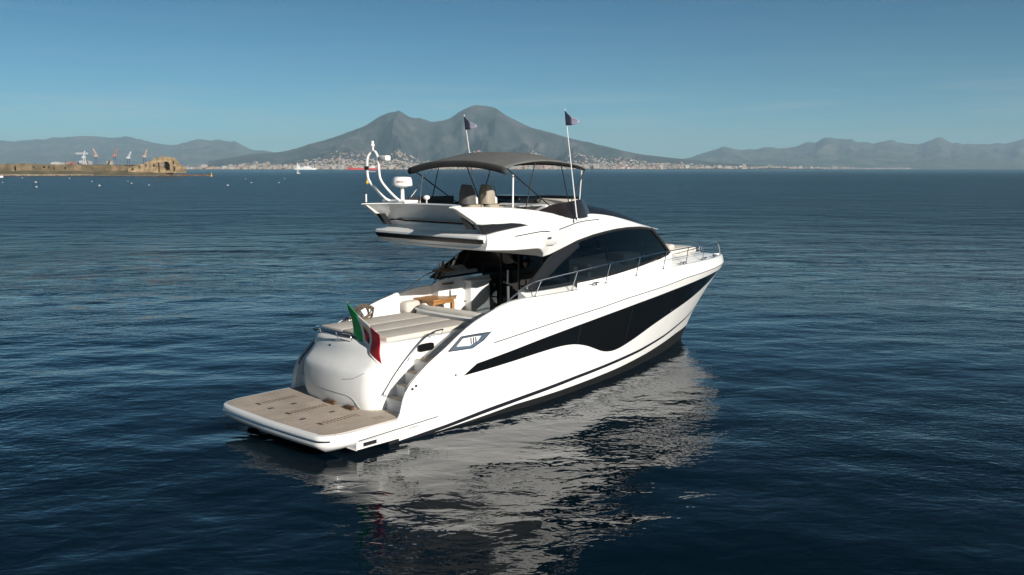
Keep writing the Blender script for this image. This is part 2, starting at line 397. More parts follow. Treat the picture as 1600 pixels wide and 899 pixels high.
# coastal plain the town stands on
def coast():
    mb = MB(); n = 160; rows = []
    for k, (off, hh) in enumerate(((0, -2), (8, 3), (60, 5), (1500, 14), (6000, 40))):
        row = []
        for j in range(n):
            p = -700+3000*j/(n-1); D = coast_d(p)
            row.append(((p-800)/FPX*(D+off), D+off, hh))
        rows.append(row)
    mb.grid(rows); o = mb.build('coastal_plain', land_mat('coast_ground', (.05,.055,.035), (.17,.15,.12), .004), smooth=60); tag(o, kind='structure')
def coast_d(p): return smooth_lerp([(-900,9000),(200,8300),(700,8200),(1050,9200),(1250,11500),(1400,15500),(1700,16500),(2400,17000)], p)
coast()

# ------------------------------------------------------------------ the coast: town, harbour, headland
def at_sea(px, py):                     # the point of the sea surface seen at a place of the 1600x899 photograph
    a, b = (px-800)/FPX, (449.5-py)/FPX
    d = (a, math.cos(PITCH)+b*math.sin(PITCH), -math.sin(PITCH)+b*math.cos(PITCH)); t = -CAM_H/d[2]
    return Vector((d[0]*t, d[1]*t, 0))
def bearing(px, D, z=0): return Vector(((px-800)/FPX*D, D, z))
HM = {}
for nme, c in (('cream',(.40,.335,.255)),('white',(.43,.41,.385)),('pink',(.40,.25,.20)),('ochre',(.40,.27,.15)),('grey',(.24,.235,.23)),('sand',(.36,.31,.25))):
    HM[nme] = mat('plaster_'+nme, c, .85, vary=.12, vscale=.05)
TILE = mat('clay_tiles', (.26,.10,.06), .9, vary=.25, vscale=.1); FLAT = mat('flat_roof', (.30,.27,.25), .9)
SHUT = mat('shuttered_openings', (.07,.065,.06), .6)
def ground_z(x, y, p):
    off = y-coast_d(p); pl = lerp([(0,3),(60,5),(1500,14),(6000,40)], off)
    return max(pl, VH(x, y), RH(x, y))
def house_mesh(name, wm, rm, w_, d_, h_, gable):
    mb = MB(); mb.box((-w_/2,-d_/2,-6),(w_/2,d_/2,h_))
    if gable:
        e = .8; rh = w_*.16
        mb.prism([(-d_/2-e, h_+.02),(d_/2+e, h_+.02),(0, h_+rh)], -w_/2-e, w_/2+e, 1, plane='yz')
    else:
        mb.box((-w_/2-.4,-d_/2-.4,h_+.02),(w_/2+.4,d_/2+.4,h_+.9),1); mb.box((-w_*.2,-2,h_+.92),(w_*.1,2,h_+3.4),0)
    fl_ = max(2, int(h_/3.6)); nb = max(3, int(w_/5))
    for f in range(fl_):
        for k in range(nb):
            x = -w_/2+(k+.5)*w_/nb; z = 1.2+f*h_/fl_; mb.box((x-.8,-d_/2-.08,z),(x+.8,-d_/2-.02,z+1.7),2)
    return mb, [wm, rm, SHUT]
HOUSE_KINDS = []
for k, (nme, gab) in enumerate((('cream',0),('white',0),('pink',1),('ochre',1),('sand',0),('cream',1),('white',1),('pink',0))):
    w_, d_, h_ = ((26,14,17),(34,16,21),(22,14,14),(24,13,13),(42,16,24),(20,14,12),(28,14,15),(30,15,19))[k]
    HOUSE_KINDS.append((nme, *house_mesh('house', HM[nme], TILE if gab else FLAT, w_, d_, h_, gab)))
def town_spot(front):
    while True:
        p = random.uniform(283, 1420) if random.random() < .35 else random.choice((random.gauss(520, 110), random.gauss(900, 150), random.uniform(283, 1260)))
        if 283 < p < 1420: break
    cd = coast_d(p)
    depth = random.uniform(14, 140) if front else random.uniform(130, 600)+min(2300, abs(random.gauss(0, lerp([(283,250),(420,900),(560,1250),(900,1400),(1150,600),(1420,250)], p))))
    return p, cd+depth
protos = {}
for i in range(300):
    p, D = town_spot(i < 210); k = random.randrange(8); nme, mb, mats = HOUSE_KINDS[k]
    pos = bearing(p, D); z = ground_z(pos.x, pos.y, p)
    if k not in protos:
        o = mb.build('house', mats, None, smooth=0); protos[k] = o
    else:
        o = protos[k].copy(); COL.objects.link(o)
    o.location = (pos.x, pos.y, z); s_ = random.uniform(.8, 1.35); o.scale = (s_, s_, s_*random.uniform(.85, 1.3)); o.rotation_euler = (0, 0, random.uniform(-.5, .5))
    col = {'cream':'cream','white':'white','pink':'faded pink','ochre':'ochre','sand':'sand coloured'}[nme]
    tag(o, '%s %s in the far town at the volcano foot' % (col, 'house with tiled roof' if mats[1] is TILE else 'flat roofed block'), 'house', 'houses of the far coastal town')
# the thousands of smaller houses behind them
mb = MB()
for i in range(7500):
    p, D = town_spot(random.random() < .12); pos = bearing(p, D); z = ground_z(pos.x, pos.y, p)
    w_, d_, h_ = random.uniform(8, 21), random.uniform(8, 14), random.uniform(5, 13); c_ = math.cos(q := random.uniform(-.6, .6)); s_ = math.sin(q)
    wi = random.choice((0,0,1,2,3,4,5)); ri = random.choice((6, 7, 7))
    f = lambda a, b_, c2: (pos.x+a*c_-b_*s_, pos.y+a*s_+b_*c_, z+c2)
    vs = [f(x, y, zz) for zz in (-8, h_) for x, y in ((-w_/2,-d_/2),(w_/2,-d_/2),(w_/2,d_/2),(-w_/2,d_/2))] + [f(-w_/2, 0, h_*1.22), f(w_/2, 0, h_*1.22)]
    mb.add(vs, [(0,1,5,4),(1,2,6,5),(2,3,7,6),(3,0,4,7)], wi)
    mb.add(vs, [(4,5,9,8),(7,6,9,8),(4,8,7),(5,9,6)], ri)
o = mb.build('far_town', [HM[k] for k in ('cream','white','pink','ochre','grey','sand')]+[TILE, FLAT], None, smooth=0); tag(o, kind='stuff')
# trees between the houses: leaf clumps
LEAF = mat('far_foliage', (.035,.05,.022), .9, vary=.4, vscale=.02)
mb = MB()
ico = bmesh.new(); bmesh.ops.create_icosphere(ico, subdivisions=1, radius=1); iv = [v.co.copy() for v in ico.verts]; ico.verts.index_update(); fi = [[v.index for v in f.verts] for f in ico.faces]; ico.free()
for i in range(1500):
    p, D = town_spot(random.random() < .1); D += random.uniform(0, 500); pos = bearing(p, D); z = ground_z(pos.x, pos.y, p); r_ = random.uniform(5, 13)
    mb.add([(pos.x+v.x*r_*random.uniform(.7,1.5), pos.y+v.y*r_, z+r_*.4+v.z*r_*random.uniform(.5,.9)) for v in iv], fi)
o = mb.build('far_trees', LEAF, None, smooth=0); tag(o, kind='stuff')

# --- headland on the left with a quay, an old wall and a ruin
HD = 815.0; PXM = HD/FPX
def hx(px): return (px-800)*PXM
EARTH = land_mat('headland_earth', (.075,.072,.045), (.20,.155,.10), .08, (.125,.115,.062))
STONE = land_mat('old_tufa', (.16,.115,.065), (.42,.31,.185), .25, (.29,.21,.12))
QUAY = land_mat('quay_stone', (.13,.10,.075), (.34,.27,.2), .15)
def headland():
    xs = np.linspace(hx(-700), hx(283), 170); rows = []
    prof = ((0,-2),(1.5,1.0),(6,1.7),(16,2.4),(24,4.2),(27,5.0),(40,7.5),(60,10.2),(95,10.5),(130,4),(160,-2))
    for off, z in prof:
        row = []
        for x in xs:
            e = min(1, (hx(283)-x)/16); tt = vnoise(np.array([x/9.]), np.array([off/7.+3]), 77, 4)[0]
            zz = (z+2.5)*e**.7-2.5
            row.append((x*(1+off/HD), HD+off+3*vnoise(np.array([x/14.]), np.array([1.5]), 78, 3)[0], zz+(.9*tt if off > 2 else .3*tt)))
        rows.append(row)
    mb = MB(); mb.grid(rows); o = mb.build('headland', EARTH, None, smooth=50); tag(o, kind='structure')
    # low rocky spit
    xs = np.linspace(hx(262), hx(337), 70); rows = []
    for off, z in ((0,-1),(3,.5),(7,1.35),(11,1.2),(16,-1)):
        rows.append([(x, HD-4+off, z*min(1, (hx(337)-x)/6)+.7*vnoise(np.array([x/2.2]), np.array([off/3.]), 55, 3)[0]) for x in xs])
    mb = MB(); mb.grid(rows); o = mb.build('rocky_spit', land_mat('spit_rock', (.07,.04,.03), (.27,.15,.09), .3), None, smooth=0); tag(o, kind='structure')
    mb = MB()
    for i in range(420):
        x = random.uniform(hx(120), hx(285)) if i < 330 else random.uniform(hx(-60), hx(120)); y = HD-1.2+random.gauss(0, 1.2); r_ = random.uniform(.35, 1.1)
        mb.add([(x+v.x*r_*random.uniform(.7,1.4), y+v.y*r_, .25+v.z*r_*random.uniform(.6,1.1)) for v in iv], fi)
    o = mb.build('shore_rocks', land_mat('shore_rock', (.05,.042,.035), (.20,.17,.14), .5), None, smooth=0); tag(o, kind='stuff')
headland()
def ragged_wall(w_, h_, holes, thick, seed, top=lambda x: 1e9, cell=.5, jag=.7):
    # masonry wall in the xz plane with openings left open and a broken top edge
    rg = random.Random(seed); nx, nz = int(w_/cell), int(h_/cell); keep = {}
    lim = 0
    for i in range(nx):
        lim = max(-jag*2, min(0, lim+rg.uniform(-jag, jag)*.6)); x = (i+.5)*cell
        for j in range(nz):
            z = (j+.5)*cell
            if z > min(h_, top(x))+lim: continue
            if any(f(x, z) for f in holes): continue
            keep[i, j] = 1
    mb = MB()
    J = {}
    def P(i, j, y):
        if (i, j) not in J: J[i, j] = (rg.uniform(-.12,.12), rg.uniform(-.12,.12))
        a, b_ = J[i, j]; return (i*cell+a, y+(.10*rg.random() if y == 0 else 0), j*cell+b_)
    for (i, j) in keep:
        for y in (0, thick): mb.add([P(i,j,y),P(i+1,j,y),P(i+1,j+1,y),P(i,j+1,y)], [(0,1,2,3)])
        for (di, dj, a, b_) in ((-1,0,(i,j),(i,j+1)),(1,0,(i+1,j),(i+1,j+1)),(0,-1,(i,j),(i+1,j)),(0,1,(i,j+1),(i+1,j+1))):
            if (i+di, j+dj) not in keep: mb.add([P(*a,0),P(*b_,0),P(*b_,thick),P(*a,thick)], [(0,1,2,3)])
    return mb
def arch(cx, z0, w_, h_): return lambda x, z: abs(x-cx) < w_/2 and z0 <= z < z0+h_-w_/2 or ((x-cx)**2+(z-(z0+h_-w_/2))**2 < w_*w_/4 and z >= z0)
def rect(x0, x1, z0, z1): return lambda x, z: x0 < x < x1 and z0 < z < z1
ruin = empty('ruined_building', (hx(226), HD+19, 2.6)); tag(ruin, 'ruined tufa building with a large open arch at the tip of the low headland', 'ruin')
W = 30.0
mb = ragged_wall(W, 15.2, [arch(15.2,2.5,6.4,8), rect(7.2,9.2,1,9.6), rect(20.9,22.9,8,11), rect(21.6,22.8,1.5,6.2), arch(3.4,5.5,2,3)], 1.1, 4, top=lambda x: lerp([(0,10.5),(3,12.5),(4.2,14.5),(6,13.2),(8,14.8),(12,15),(20,14.4),(23,13.8),(25,12.2),(26.5,9),(30,7.2)], x), jag=.35)
o = mb.build('front_wall', STONE, ruin, smooth=0)
mb = ragged_wall(W, 13.5, [arch(9,6,3,4), rect(24,26,4,7)], 1.0, 9, top=lambda x: lerp([(0,9),(6,13),(22,13.2),(25,8),(30,6)], x)); o = mb.build('rear_wall', STONE, ruin, smooth=0); o.location = (0, 9, 0)
for x in (6.2, 19.6):
    mb = ragged_wall(9, 12.5, [], .9, int(x*7)); o = mb.build('cross_wall', STONE, ruin, smooth=0); o.rotation_euler = (0,0,math.pi/2); o.location = (x+.9, .9, 0)
mb = ragged_wall(21, 11, [arch(4,2,2.2,3), arch(10.5,3.6,2.4,3), arch(16.5,5,2.4,3)], 1.2, 14, top=lambda x: lerp([(0,3.2),(6,6),(12,8),(18,9.8),(21,11)], x), jag=.4); o = mb.build('ramp_wall', STONE, ruin, smooth=0); o.location = (-20.6, .6, .5)
wall = empty('stone_wall', (hx(-160), HD+25.5, 3.2)); tag(wall, 'long brown retaining wall with small dark openings running along the headland', 'wall')
mb = ragged_wall(hx(196)-hx(-160), 8.2, [rect((p+160)*PXM-1.1, (p+160)*PXM+1.1, z, z+2.4) for p, z in ((35,3.6),(52,3.6),(60,3.4),(68,2.4),(86,2.2),(6,2.6),(-60,3))]+[rect((5+160)*PXM, (7.2+160)*PXM, 0, 8)], 1.5, 21, cell=.8, jag=.25, top=lambda x: lerp([(0,8.2),(150,7.6),(205,6.2)], x)); mb.build('masonry', land_mat('wall_stone', (.10,.08,.05), (.24,.175,.11), .12, (.16,.125,.075)), wall, smooth=0)
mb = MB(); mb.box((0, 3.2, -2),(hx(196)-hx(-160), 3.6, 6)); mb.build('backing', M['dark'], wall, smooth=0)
quay = tag(MB().box((hx(-700), HD-1.5, -1.5),(hx(150), HD+2.5, 1.5), bev=.15).build('quay_wall', QUAY), 'low pale stone quay along the waterline of the headland', 'quay')

# --- harbour cranes and sheds beyond the headland
def lattice(mb, a, b, w0, w1, r=.7, n=6):
    a = Vector(a); b = Vector(b); d = (b-a).normalized(); u = d.orthogonal().normalized(); v = d.cross(u); prev = None
    for k in range(n+1):
        t = k/n; c = a.lerp(b, t); wv = w0+(w1-w0)*t; cur = [c+u*wv*sx+v*wv*sy for sx, sy in ((1,1),(1,-1),(-1,-1),(-1,1))]
        if prev:
            for i in range(4): mb.tube([prev[i], cur[i]], r, 5); mb.tube([prev[i], cur[(i+1) % 4]], r*.7, 4)
        prev = cur
CW = mat('crane_white', (.48,.50,.53), .6); CR = mat('crane_red', (.34,.16,.13), .6); CO = mat('crane_orange', (.42,.30,.24), .6); CB = mat('crane_base', (.10,.15,.24), .6)
def crane(px, top_y, lab, m, kind):
    D = 3500.; k = D/FPX; H = (264-top_y)*k; c = empty('harbour_crane', bearing(px, D)); tag(c, lab, 'crane', 'cranes of the harbour behind the headland')
    mb = MB(); lattice(mb, (0,0,0), (0,0,H*.62), 5, 3.6, 1.1); mb.build('tower', CB if kind else m, c)
    mb = MB(); mb.box((-7,-5,H*.62),(6,5,H*.72), bev=.5); mb.build('cab', m, c)
    if kind == 0:
        mb = MB(); lattice(mb, (16,0,H*.86), (-30,0,H*.86), 2, 1.6, 1.0, 8); mb.build('boom', m, c); mb = MB(); lattice(mb, (0,0,H*.72), (4,0,H), 2.6, 1, 1.0, 4); mb.build('mast_head', m, c)
    else:
        mb = MB(); lattice(mb, (0,0,H*.72), (-12 if kind == 1 else 10,0,H), 2.4, 1, 1.1, 6); mb.build('boom', m, c)
crane(138, 234, 'white harbour crane with a long horizontal boom behind the headland', CW, 0)
crane(157, 230.5, 'tall orange and white luffing harbour crane right of the white one', CO, 1)
crane(186, 230, 'red luffing harbour crane, between the orange crane and the ruin', CR, 2)
crane(207, 235, 'small pale harbour crane just left of the ruin', CW, 2)
crane(232, 232, 'orange crane jib rising directly behind the ruin', CO, 2)
for px, wv, hh, m, lab in ((118,9,13.6,CR,'red shed in the harbour left of the white crane'),(139,15,15.5,HM['white'],'wide white shed at the foot of the white harbour crane'),(97,14,13.2,HM['white'],'long low white shed in the harbour above the old wall'),(180,8,15,HM['cream'],'cream shed at the foot of the red harbour crane')):
    D = 3600.; k = D/FPX; o = MB().prism([(-wv*k/2,0),(wv*k/2,0),(wv*k/2,hh*k*.9),(0,hh*k),(-wv*k/2,hh*k*.9)], -20, 20).build('harbour_shed', m, None, smooth=0); o.location = bearing(px, D); tag(o, lab, 'shed', 'sheds of the harbour')

# --- ships and buoys
def ship(px, D, length, name, lab, hullm, supm, rz=0, big=1.0):
    c = empty(name, bearing(px, D), rz); tag(c, lab, 'ship'); b_ = length*.07
    rows = []
    for t in frange(0, 1, 15):
        x = (t-.5)*length; wv = b_*min(1, (1-t)*4.5)**.6*(.85+.15*min(1, t*8)); sh = length*(.055+.03*max(0, t-.75)*4)
        rows.append([(x, -wv*.8, -2), (x+(length*.03 if t > .95 else 0), -wv, sh), (x+(length*.03 if t > .95 else 0), wv, sh), (x, wv*.8, -2)])
    MB().loft(rows).build('hull', hullm, c, smooth=40)
    mb = MB(); 
    for k in range(4): mb.box((-length*.42+k*1.5, -b_*.8, length*.05+k*length*.022*big), (-length*(.22-.0*k)-k*length*.02, b_*.8, length*.05+(k+1)*length*.022*big), bev=.3)
    mb.build('superstructure', supm, c); mb = MB(); mb.tube([(-length*.36,0,length*.12*big),(-length*.37,0,length*.18*big)], length*.018, 10); mb.build('funnel', hullm, c)
    return c
RS = mat('ship_red', (.62,.05,.035), .5); WS = mat('ship_white', (.68,.68,.68), .45)
c = ship(569, 6200., 205., 'cargo_ship', 'long red cargo ship at anchor in front of the far town', RS, WS, math.pi)
for k in range(5):
    mb = MB(); mb.box((-20+18*k,-9,9),(-4+18*k,9,17+3*(k % 2)), bev=.3); mb.build('container_stack', (CR, HM['white'], mat('container_green', (.05,.25,.13), .6), CO, HM['cream'])[k], c)
c = ship(480, 6600., 150., 'ferry', 'white ferry with stepped decks moored before the far town', WS, WS, .1, 1.9)
mb = MB(); mb.box((-30,-8,8),(45,8,17), bev=.5); mb.box((-10,-6,17),(30,6,24), bev=.5); mb.build('upper_deck', WS, c); mb = MB(); lattice(mb, (20,0,24),(20,0,48), 2, .8, .7, 4); mb.build('mast', WS, c)
c = empty('sailing_boat', at_sea(466, 271.2)); c.scale = (.6,.6,.75); tag(c, 'tiny white sailing boat far out on the bay before the ferry', 'sailing boat')
k = c.location.y/FPX
rows = [[(x, -wv, .0), (x, -wv*1.2, 1.0), (x, wv*1.2, 1.0), (x, wv, 0)] for x, wv in ((-3.6,.8),(-1,1.2),(2,1),(4.2,.08))]
MB().loft(rows).build('hull', M['white'], c); mb = MB(); mb.tube([(0,0,.9),(0,0,7.6*k)], .09, 6); mb.build('mast', M['white'], c)
mb = MB(); mb.grid([[(-3.2*(1-t)*q-.1, .45*math.sin(q*2)*(1-t), 1.6+t*6*k) for q in frange(0, 1, 6)] for t in frange(0, 1, 8)]); mb.build('sail', M['wflag'], c, solid=.02)
c = empty('motor_boat', at_sea(-4, 277.6), .1); tag(c, 'small white motor boat at the left edge of the bay under the headland', 'boat')
rows = [[(x, -wv*.8, -.2), (x, -wv, hh), (x, wv, hh), (x, wv*.8, -.2)] for x, wv, hh in ((-3.6,1.2,.9),(0,1.3,.95),(2.5,.9,1.1),(4,.08,1.3))]
MB().loft(rows).build('hull', M['white'], c); mb = MB(); mb.box((-1.4,-.8,.9),(.8,.8,2.0), bev=.2); mb.build('cabin', M['white'], c)
BW = mat('buoy_white', (.36,.37,.36), .5, vary=.2, vscale=3)
def buoy_parts(c, m, s_):
    MB().lathe([(0,-.5),(.5,-.45),(.78,-.1),(.8,.25),(.62,.6),(.3,.8),(0,.84)], n=16).build('float', m, c, smooth=60)
    MB().tube([(0,0,.8),(0,0,1.15)], .06, 6).build('mooring_ring', M['chrome'], c)
bl = [(56,285.6,.95,'largest white mooring buoy, upper one of the close pair under the headland'),(57,293,.8,'white mooring buoy, nearer one of the close pair under the headland'),(155.5,291,.9,'white mooring buoy standing alone below the middle of the old wall'),(143.7,284,.55,'small white buoy just behind the lone buoy below the old wall'),(205.6,287,.65,'white buoy below the left end of the ruin'),(233,290,.6,'white buoy below the ruin, nearest the camera there'),(200,283.6,.45,'very small white buoy close to the rocks left of the ruin'),(356,290.4,.8,'white buoy right of the spit, nearest one to the camera'),(393,286.2,.65,'white buoy on the open bay right of the spit'),(384,280.4,.5,'very small white buoy beyond the spit'),(436,286,.6,'grey white buoy left of the sailing boat'),(445,280,.5,'tiny white buoy below the sailing boat'),(35,278.6,.6,'tiny white buoy close under the left part of the quay'),(108.7,279.4,.6,'tiny white buoy close under the middle of the quay'),(4,285.6,.5,'tiny white buoy at the far left edge of the bay')]
b0 = None
for px, py, s_, lab in bl:
    c = empty('mooring_buoy', at_sea(px, py)); c.location.z = .05; k = c.location.y/430.
    if b0 is None: buoy_parts(c, BW, 1); b0 = c
    else:
        for ch in b0.children: d_ = ch.copy(); COL.objects.link(d_); d_.parent = c
    c.scale = (.72*s_*k**.6,)*3; tag(c, lab, 'buoy', 'white mooring buoys off the headland')
for px, py, hh, lab in ((330.5,276,3.2,'short yellow marker buoy off the end of the rocky spit'),(573.8,286.5,5.0,'tall yellow spar buoy on the bay left of the yacht mast')):
    c = empty('marker_buoy', at_sea(px, py)); tag(c, lab, 'buoy', 'yellow marker buoys')
    MB().lathe([(0,-.4),(.62,-.35),(.7,.2),(.5,.9),(.2,1.1),(0,1.12)], n=16).build('float', M['yellow'], c, smooth=60)
    MB().lathe([(.3,1.1),(.34,1.7),(.2,2.2),(.1,hh*.8),(.07,hh)], n=10).build('spar', M['yellow'], c, smooth=60)
    mb = MB(); mb.tube([(-.3,0,hh+.02),(.3,0,hh+.4)], .06, 6); mb.tube([(-.3,0,hh+.4),(.3,0,hh+.02)], .06, 6); mb.build('top_mark', M['yellow'], c)

# --- air: one even box of haze round the whole scene
hz = MB().box((-34500,-34500,-6),(34500,34500,1040)).build('haze', [], None, smooth=0)
hm = bpy.data.materials.new('haze_air'); hm.use_nodes = True; n = hm.node_tree; n.nodes.clear()
ho = nd(n, 'ShaderNodeOutputMaterial'); pv = nd(n, 'ShaderNodeVolumePrincipled')
pv.inputs['Color'].default_value = (.52, .79, .98, 1); pv.inputs['Density'].default_value = 4.0e-5; pv.inputs['Anisotropy'].default_value = 0.0
n.links.new(pv.outputs[0], ho.inputs['Volume']); hz.data.materials.append(hm); tag(hz, kind='stuff')

# ------------------------------------------------------------------ the yacht (x forward, y to port, z up; metres)
PSI = 0.745680537
yacht = empty('motor_yacht', (-5.76981783, 20.3828086, 0), math.pi/2-PSI)
tag(yacht, 'white flybridge motor yacht with long black hull windows lying still on dark blue water', 'yacht')
YM = Matrix.Translation(yacht.location) @ Matrix.Rotation(math.pi/2-PSI, 4, 'Z')
SIDES = (-1, 1)

def xe(z):
    z = min(z, 2.8); return 18.05+.6*z+.125*z*z if z >= 0 else 18.05+1.2*z
def planf(u, u0, n, m):
    if u <= u0: return 1.0
    t = min(1, (u-u0)/(1-u0)); return max(0.0, 1-t**n)**m
XS = 1.9
KN = [(2.0,1.88),(3.5,1.9),(4.5,1.93),(5.4,2.01),(7.8,2.24),(9.6,2.38),(11.1,2.52),(13.4,2.66),(14.9,2.77),(17,2.81),(20.8,2.83)]
def hull_b(x, z):
    zk = lerp(KN, x); zz = min(z, zk)
    u = (x-XS)/(xe(zz)-XS); r = max(0, min(1, zz/2.7))
    bw = 2.3*planf(u, .30, 1.9, 1.0); bd = 2.48*planf(u, .35, 2.3, .70)
    v = (bw+(bd-bw)*r**1.2)*(1-.05*max(0, (5-x)/3.1))
    if zz < 0: v *= 1+.25*zz
    if z > zk: v -= .38*(z-zk)*min(1, v/.8)
    return max(v, 0)
CAP = [(2.15,.58),(2.24,.70),(2.32,1.02),(2.48,1.30),(2.7,1.50),(2.95,1.69),(3.28,1.90),(3.75,2.11),(4.23,2.33),(4.84,2.57),(5.44,2.74),(5.94,2.86),(6.4,2.92),(6.8,2.94),(7.56,2.94),(9.2,2.97),(10.9,3.05),(12.56,3.12),(14.3,3.17),(17,3.16),(20.8,3.06)]
def cap_z(x): return .58 if x < 2.15 else smooth_lerp(CAP, x)

BT = [(1.9,.02),(3.73,.14),(5,.27),(6.8,.38),(8.8,.49),(10.9,.56),(12.7,.62),(14.8,.76),(17,1.02),(18.6,1.29)]
BO = [(1.9,-.08),(3.73,.05),(5,.165),(6.8,.275),(8.8,.39),(10.9,.46),(12.7,.52),(14.8,.67),(17,.94),(18.6,1.22)]
WB = [(1.9,-.02),(3.73,.02),(5,.08),(6.8,.17),(8.8,.19),(11,.23),(12.8,.26),(15.1,.34),(17.4,.46),(18.4,.52)]
def build_hull():
    xs = [1.9,2.0,2.1,2.16,2.2,2.24,2.28,2.32,2.37,2.42,2.48,2.55,2.62,2.7,2.8,2.95,3.1,3.28,3.5,3.75,4.0,4.23,4.5,4.84,5.1,5.44,5.7,5.94,6.2,6.4,6.6,6.8,7.2]+frange(7.6, 19.2, 34)+[19.5,19.8,20.05,20.25,20.4,20.5,20.56]
    s_list = [(x-XS)/(20.56-XS) for x in xs]
    rows_by_side = []
    for side in SIDES:
        rows = []
        for s in s_list:
            xt = XS+s*(xe(3)-XS)
            zt = cap_z(xt); zk = min(lerp(KN, xt), zt-.03)
            wb = lerp(WB, xt)
            zz = [-.7,-.4,-.2,wb] + [wb+(zk-wb)*q for q in (.08,.2,.4,.6,.8,.94,1)]
            zz += [zk+.02*(zt-zk)]+[zk+(zt-zk)*q for q in (.25,.6,.88)]
            row = []
            for z in zz:
                x = XS+s*(xe(z)-XS); row.append((x, side*hull_b(x, z), z))
            x = xt; bb = hull_b(x, zt)
            ramp = min(1, bb/.4)
            tk = lerp([(2,.09),(4.2,.10),(6.5,.21)], x)
            row += [(x, side*max(0, bb-.015), zt-.035*ramp), (x, side*max(0, bb-.04), zt-.004), (x, side*max(0, bb-(tk-.05)*ramp), zt), (x, side*max(0, bb-tk*ramp), zt-.03)]
            zin = lerp([(2.0,.56),(2.6,.56),(4.6,1.7),(6.9,1.7),(7.1,2.85)], x)
            zin = min(zin, zt-.06)
            if x > 7.1: zin = zt-.08
            row.append((x, side*max(0, bb-(tk+.03)*ramp), zin))
            rows.append(row)
        rows_by_side.append(rows)
    mb = MB()
    for rows in rows_by_side: mb.grid(rows)
    # stern closing faces
    for rows in rows_by_side:
        mb.add(rows[0], [tuple(range(len(rows[0])))])
    o = mb.build('hull', [M['gel'], M['foul']], yacht, smooth=32)
    for p in o.data.polygons:
        c = p.center
        if c.z < lerp(WB, c.x)-.01 or (c.x < 2.2 and c.z < .1) or (c.x < 1.93 and abs(p.normal.x) > .8): p.material_index = 1
    return o
hull = build_hull()

def hull_strip(name, m, zlo, zhi, x0, x1, parent, nx=70, nz=4, off=.006, xs=None):
    for side in SIDES:
        rows = []
        for x in (xs or frange(x0, x1, nx)):
            a, b = zlo(x), zhi(x)
            rows.append([(x, side*(hull_b(x, z)+off), z) for z in frange(a, b, nz)])
        mb = MB(); mb.grid(rows); mb.build(name, m, parent, smooth=60)
HU = [(4.2,1.30),(4.41,1.42),(4.63,1.54),(5.9,1.68),(7.18,1.84),(8.56,1.99),(10.1,2.14),(11.86,2.29),(13.97,2.44),(16.2,2.56),(18.0,2.63),(19.3,2.62)]
HL = [(4.2,1.29),(4.42,1.30),(5.93,1.38),(6.95,1.45),(7.76,1.49),(8.2,1.485),(8.65,1.44),(9.2,1.31),(9.66,1.15),(10.1,1.0),(10.6,.92),(11.1,.93),(12,1.08),(13.26,1.35),(14.7,1.60),(16.45,1.88),(17.9,2.2),(19.3,2.60)]
HX = [4.2,4.3,4.41,4.52,4.63,4.9]+frange(5.3, 19.0, 60)+[19.15,19.3]
hull_strip('hull_window', M['black'], lambda x: smooth_lerp(HL, x), lambda x: lerp(HU, x), 0, 0, hull, xs=HX, nz=8, off=.004)
hull_strip('boot_stripe', M['boot'], lambda x: lerp(BO, x), lambda x: lerp(BT, x), 2.0, 18.6, hull)
hull_strip('rubbing_strake', M['line'], lambda x: lerp(KN, x)-.012, lambda x: lerp(KN, x)+.014, 5.2, 20.2, hull, nx=90, nz=2, off=.012)

for side in SIDES:       # joints between the panes of the hull glazing
    for x in (8.7, 11.4, 14.0):
        mb = MB(); mb.tube([(x+.05*t, side*(hull_b(x, z)+.004), z) for t, z in zip((0,1,2), frange(smooth_lerp(HL, x), lerp(HU, x), 3))], .005, 5); mb.build('pane_joint', M['blackm'], hull)
# side air intake by the stern: framed, polished, lozenge-shaped
for side in SIDES:
    def S(x, z, o): return (x, side*(hull_b(x, z)+o), z)
    outer = [(3.66,1.985),(4.17,2.27),(4.7,2.275),(5.2,2.27),(4.86,2.1),(4.45,1.965)]
    inner = [(3.95,2.06),(4.22,2.22),(4.62,2.225),(4.83,2.215),(4.68,2.11),(4.38,2.03)]
    mb = MB(); n = 6
    mb.add([S(x, z, .012) for x, z in outer]+[S(x, z, .018) for x, z in inner], [(i, (i+1) % n, n+(i+1) % n, n+i) for i in range(n)])
    fr = mb.build('side_vent', M['mirrored'], hull, smooth=0)
    mb = MB(); mb.add([S(x, z, .014) for x, z in inner], [tuple(range(n))]); mb.build('vent_panel', M['gel2'], hull, smooth=0)
    mb = MB()
    for a in (4.42, 4.5, 4.58): mb.add([S(a, 2.06, .019), S(a+.04, 2.06, .019), S(a+.08, 2.21, .019), S(a+.04, 2.21, .019)], [(0,1,2,3)])
    mb.build('vent_louvre', M['line'], hull, smooth=0)
    mb = MB(); mb.tube([S(x, z, .02) for x, z in outer+outer[:1]], .012, 6); mb.build('vent_frame', M['chrome'], hull)
    mb = MB(); mb.tube([S(3.9,1.36,0), S(3.9,1.36,.03)], .028, 10); mb.build('outlet_fitting', M['chrome'], hull)
    mb = MB(); mb.tube([S(2.55,1.24,.0), S(2.55,1.24,.03)], .03, 8); mb.tube([S(2.66,1.3,.0), S(2.66,1.3,.03)], .03, 8); mb.build('shore_socket', M['blackm'], hull)

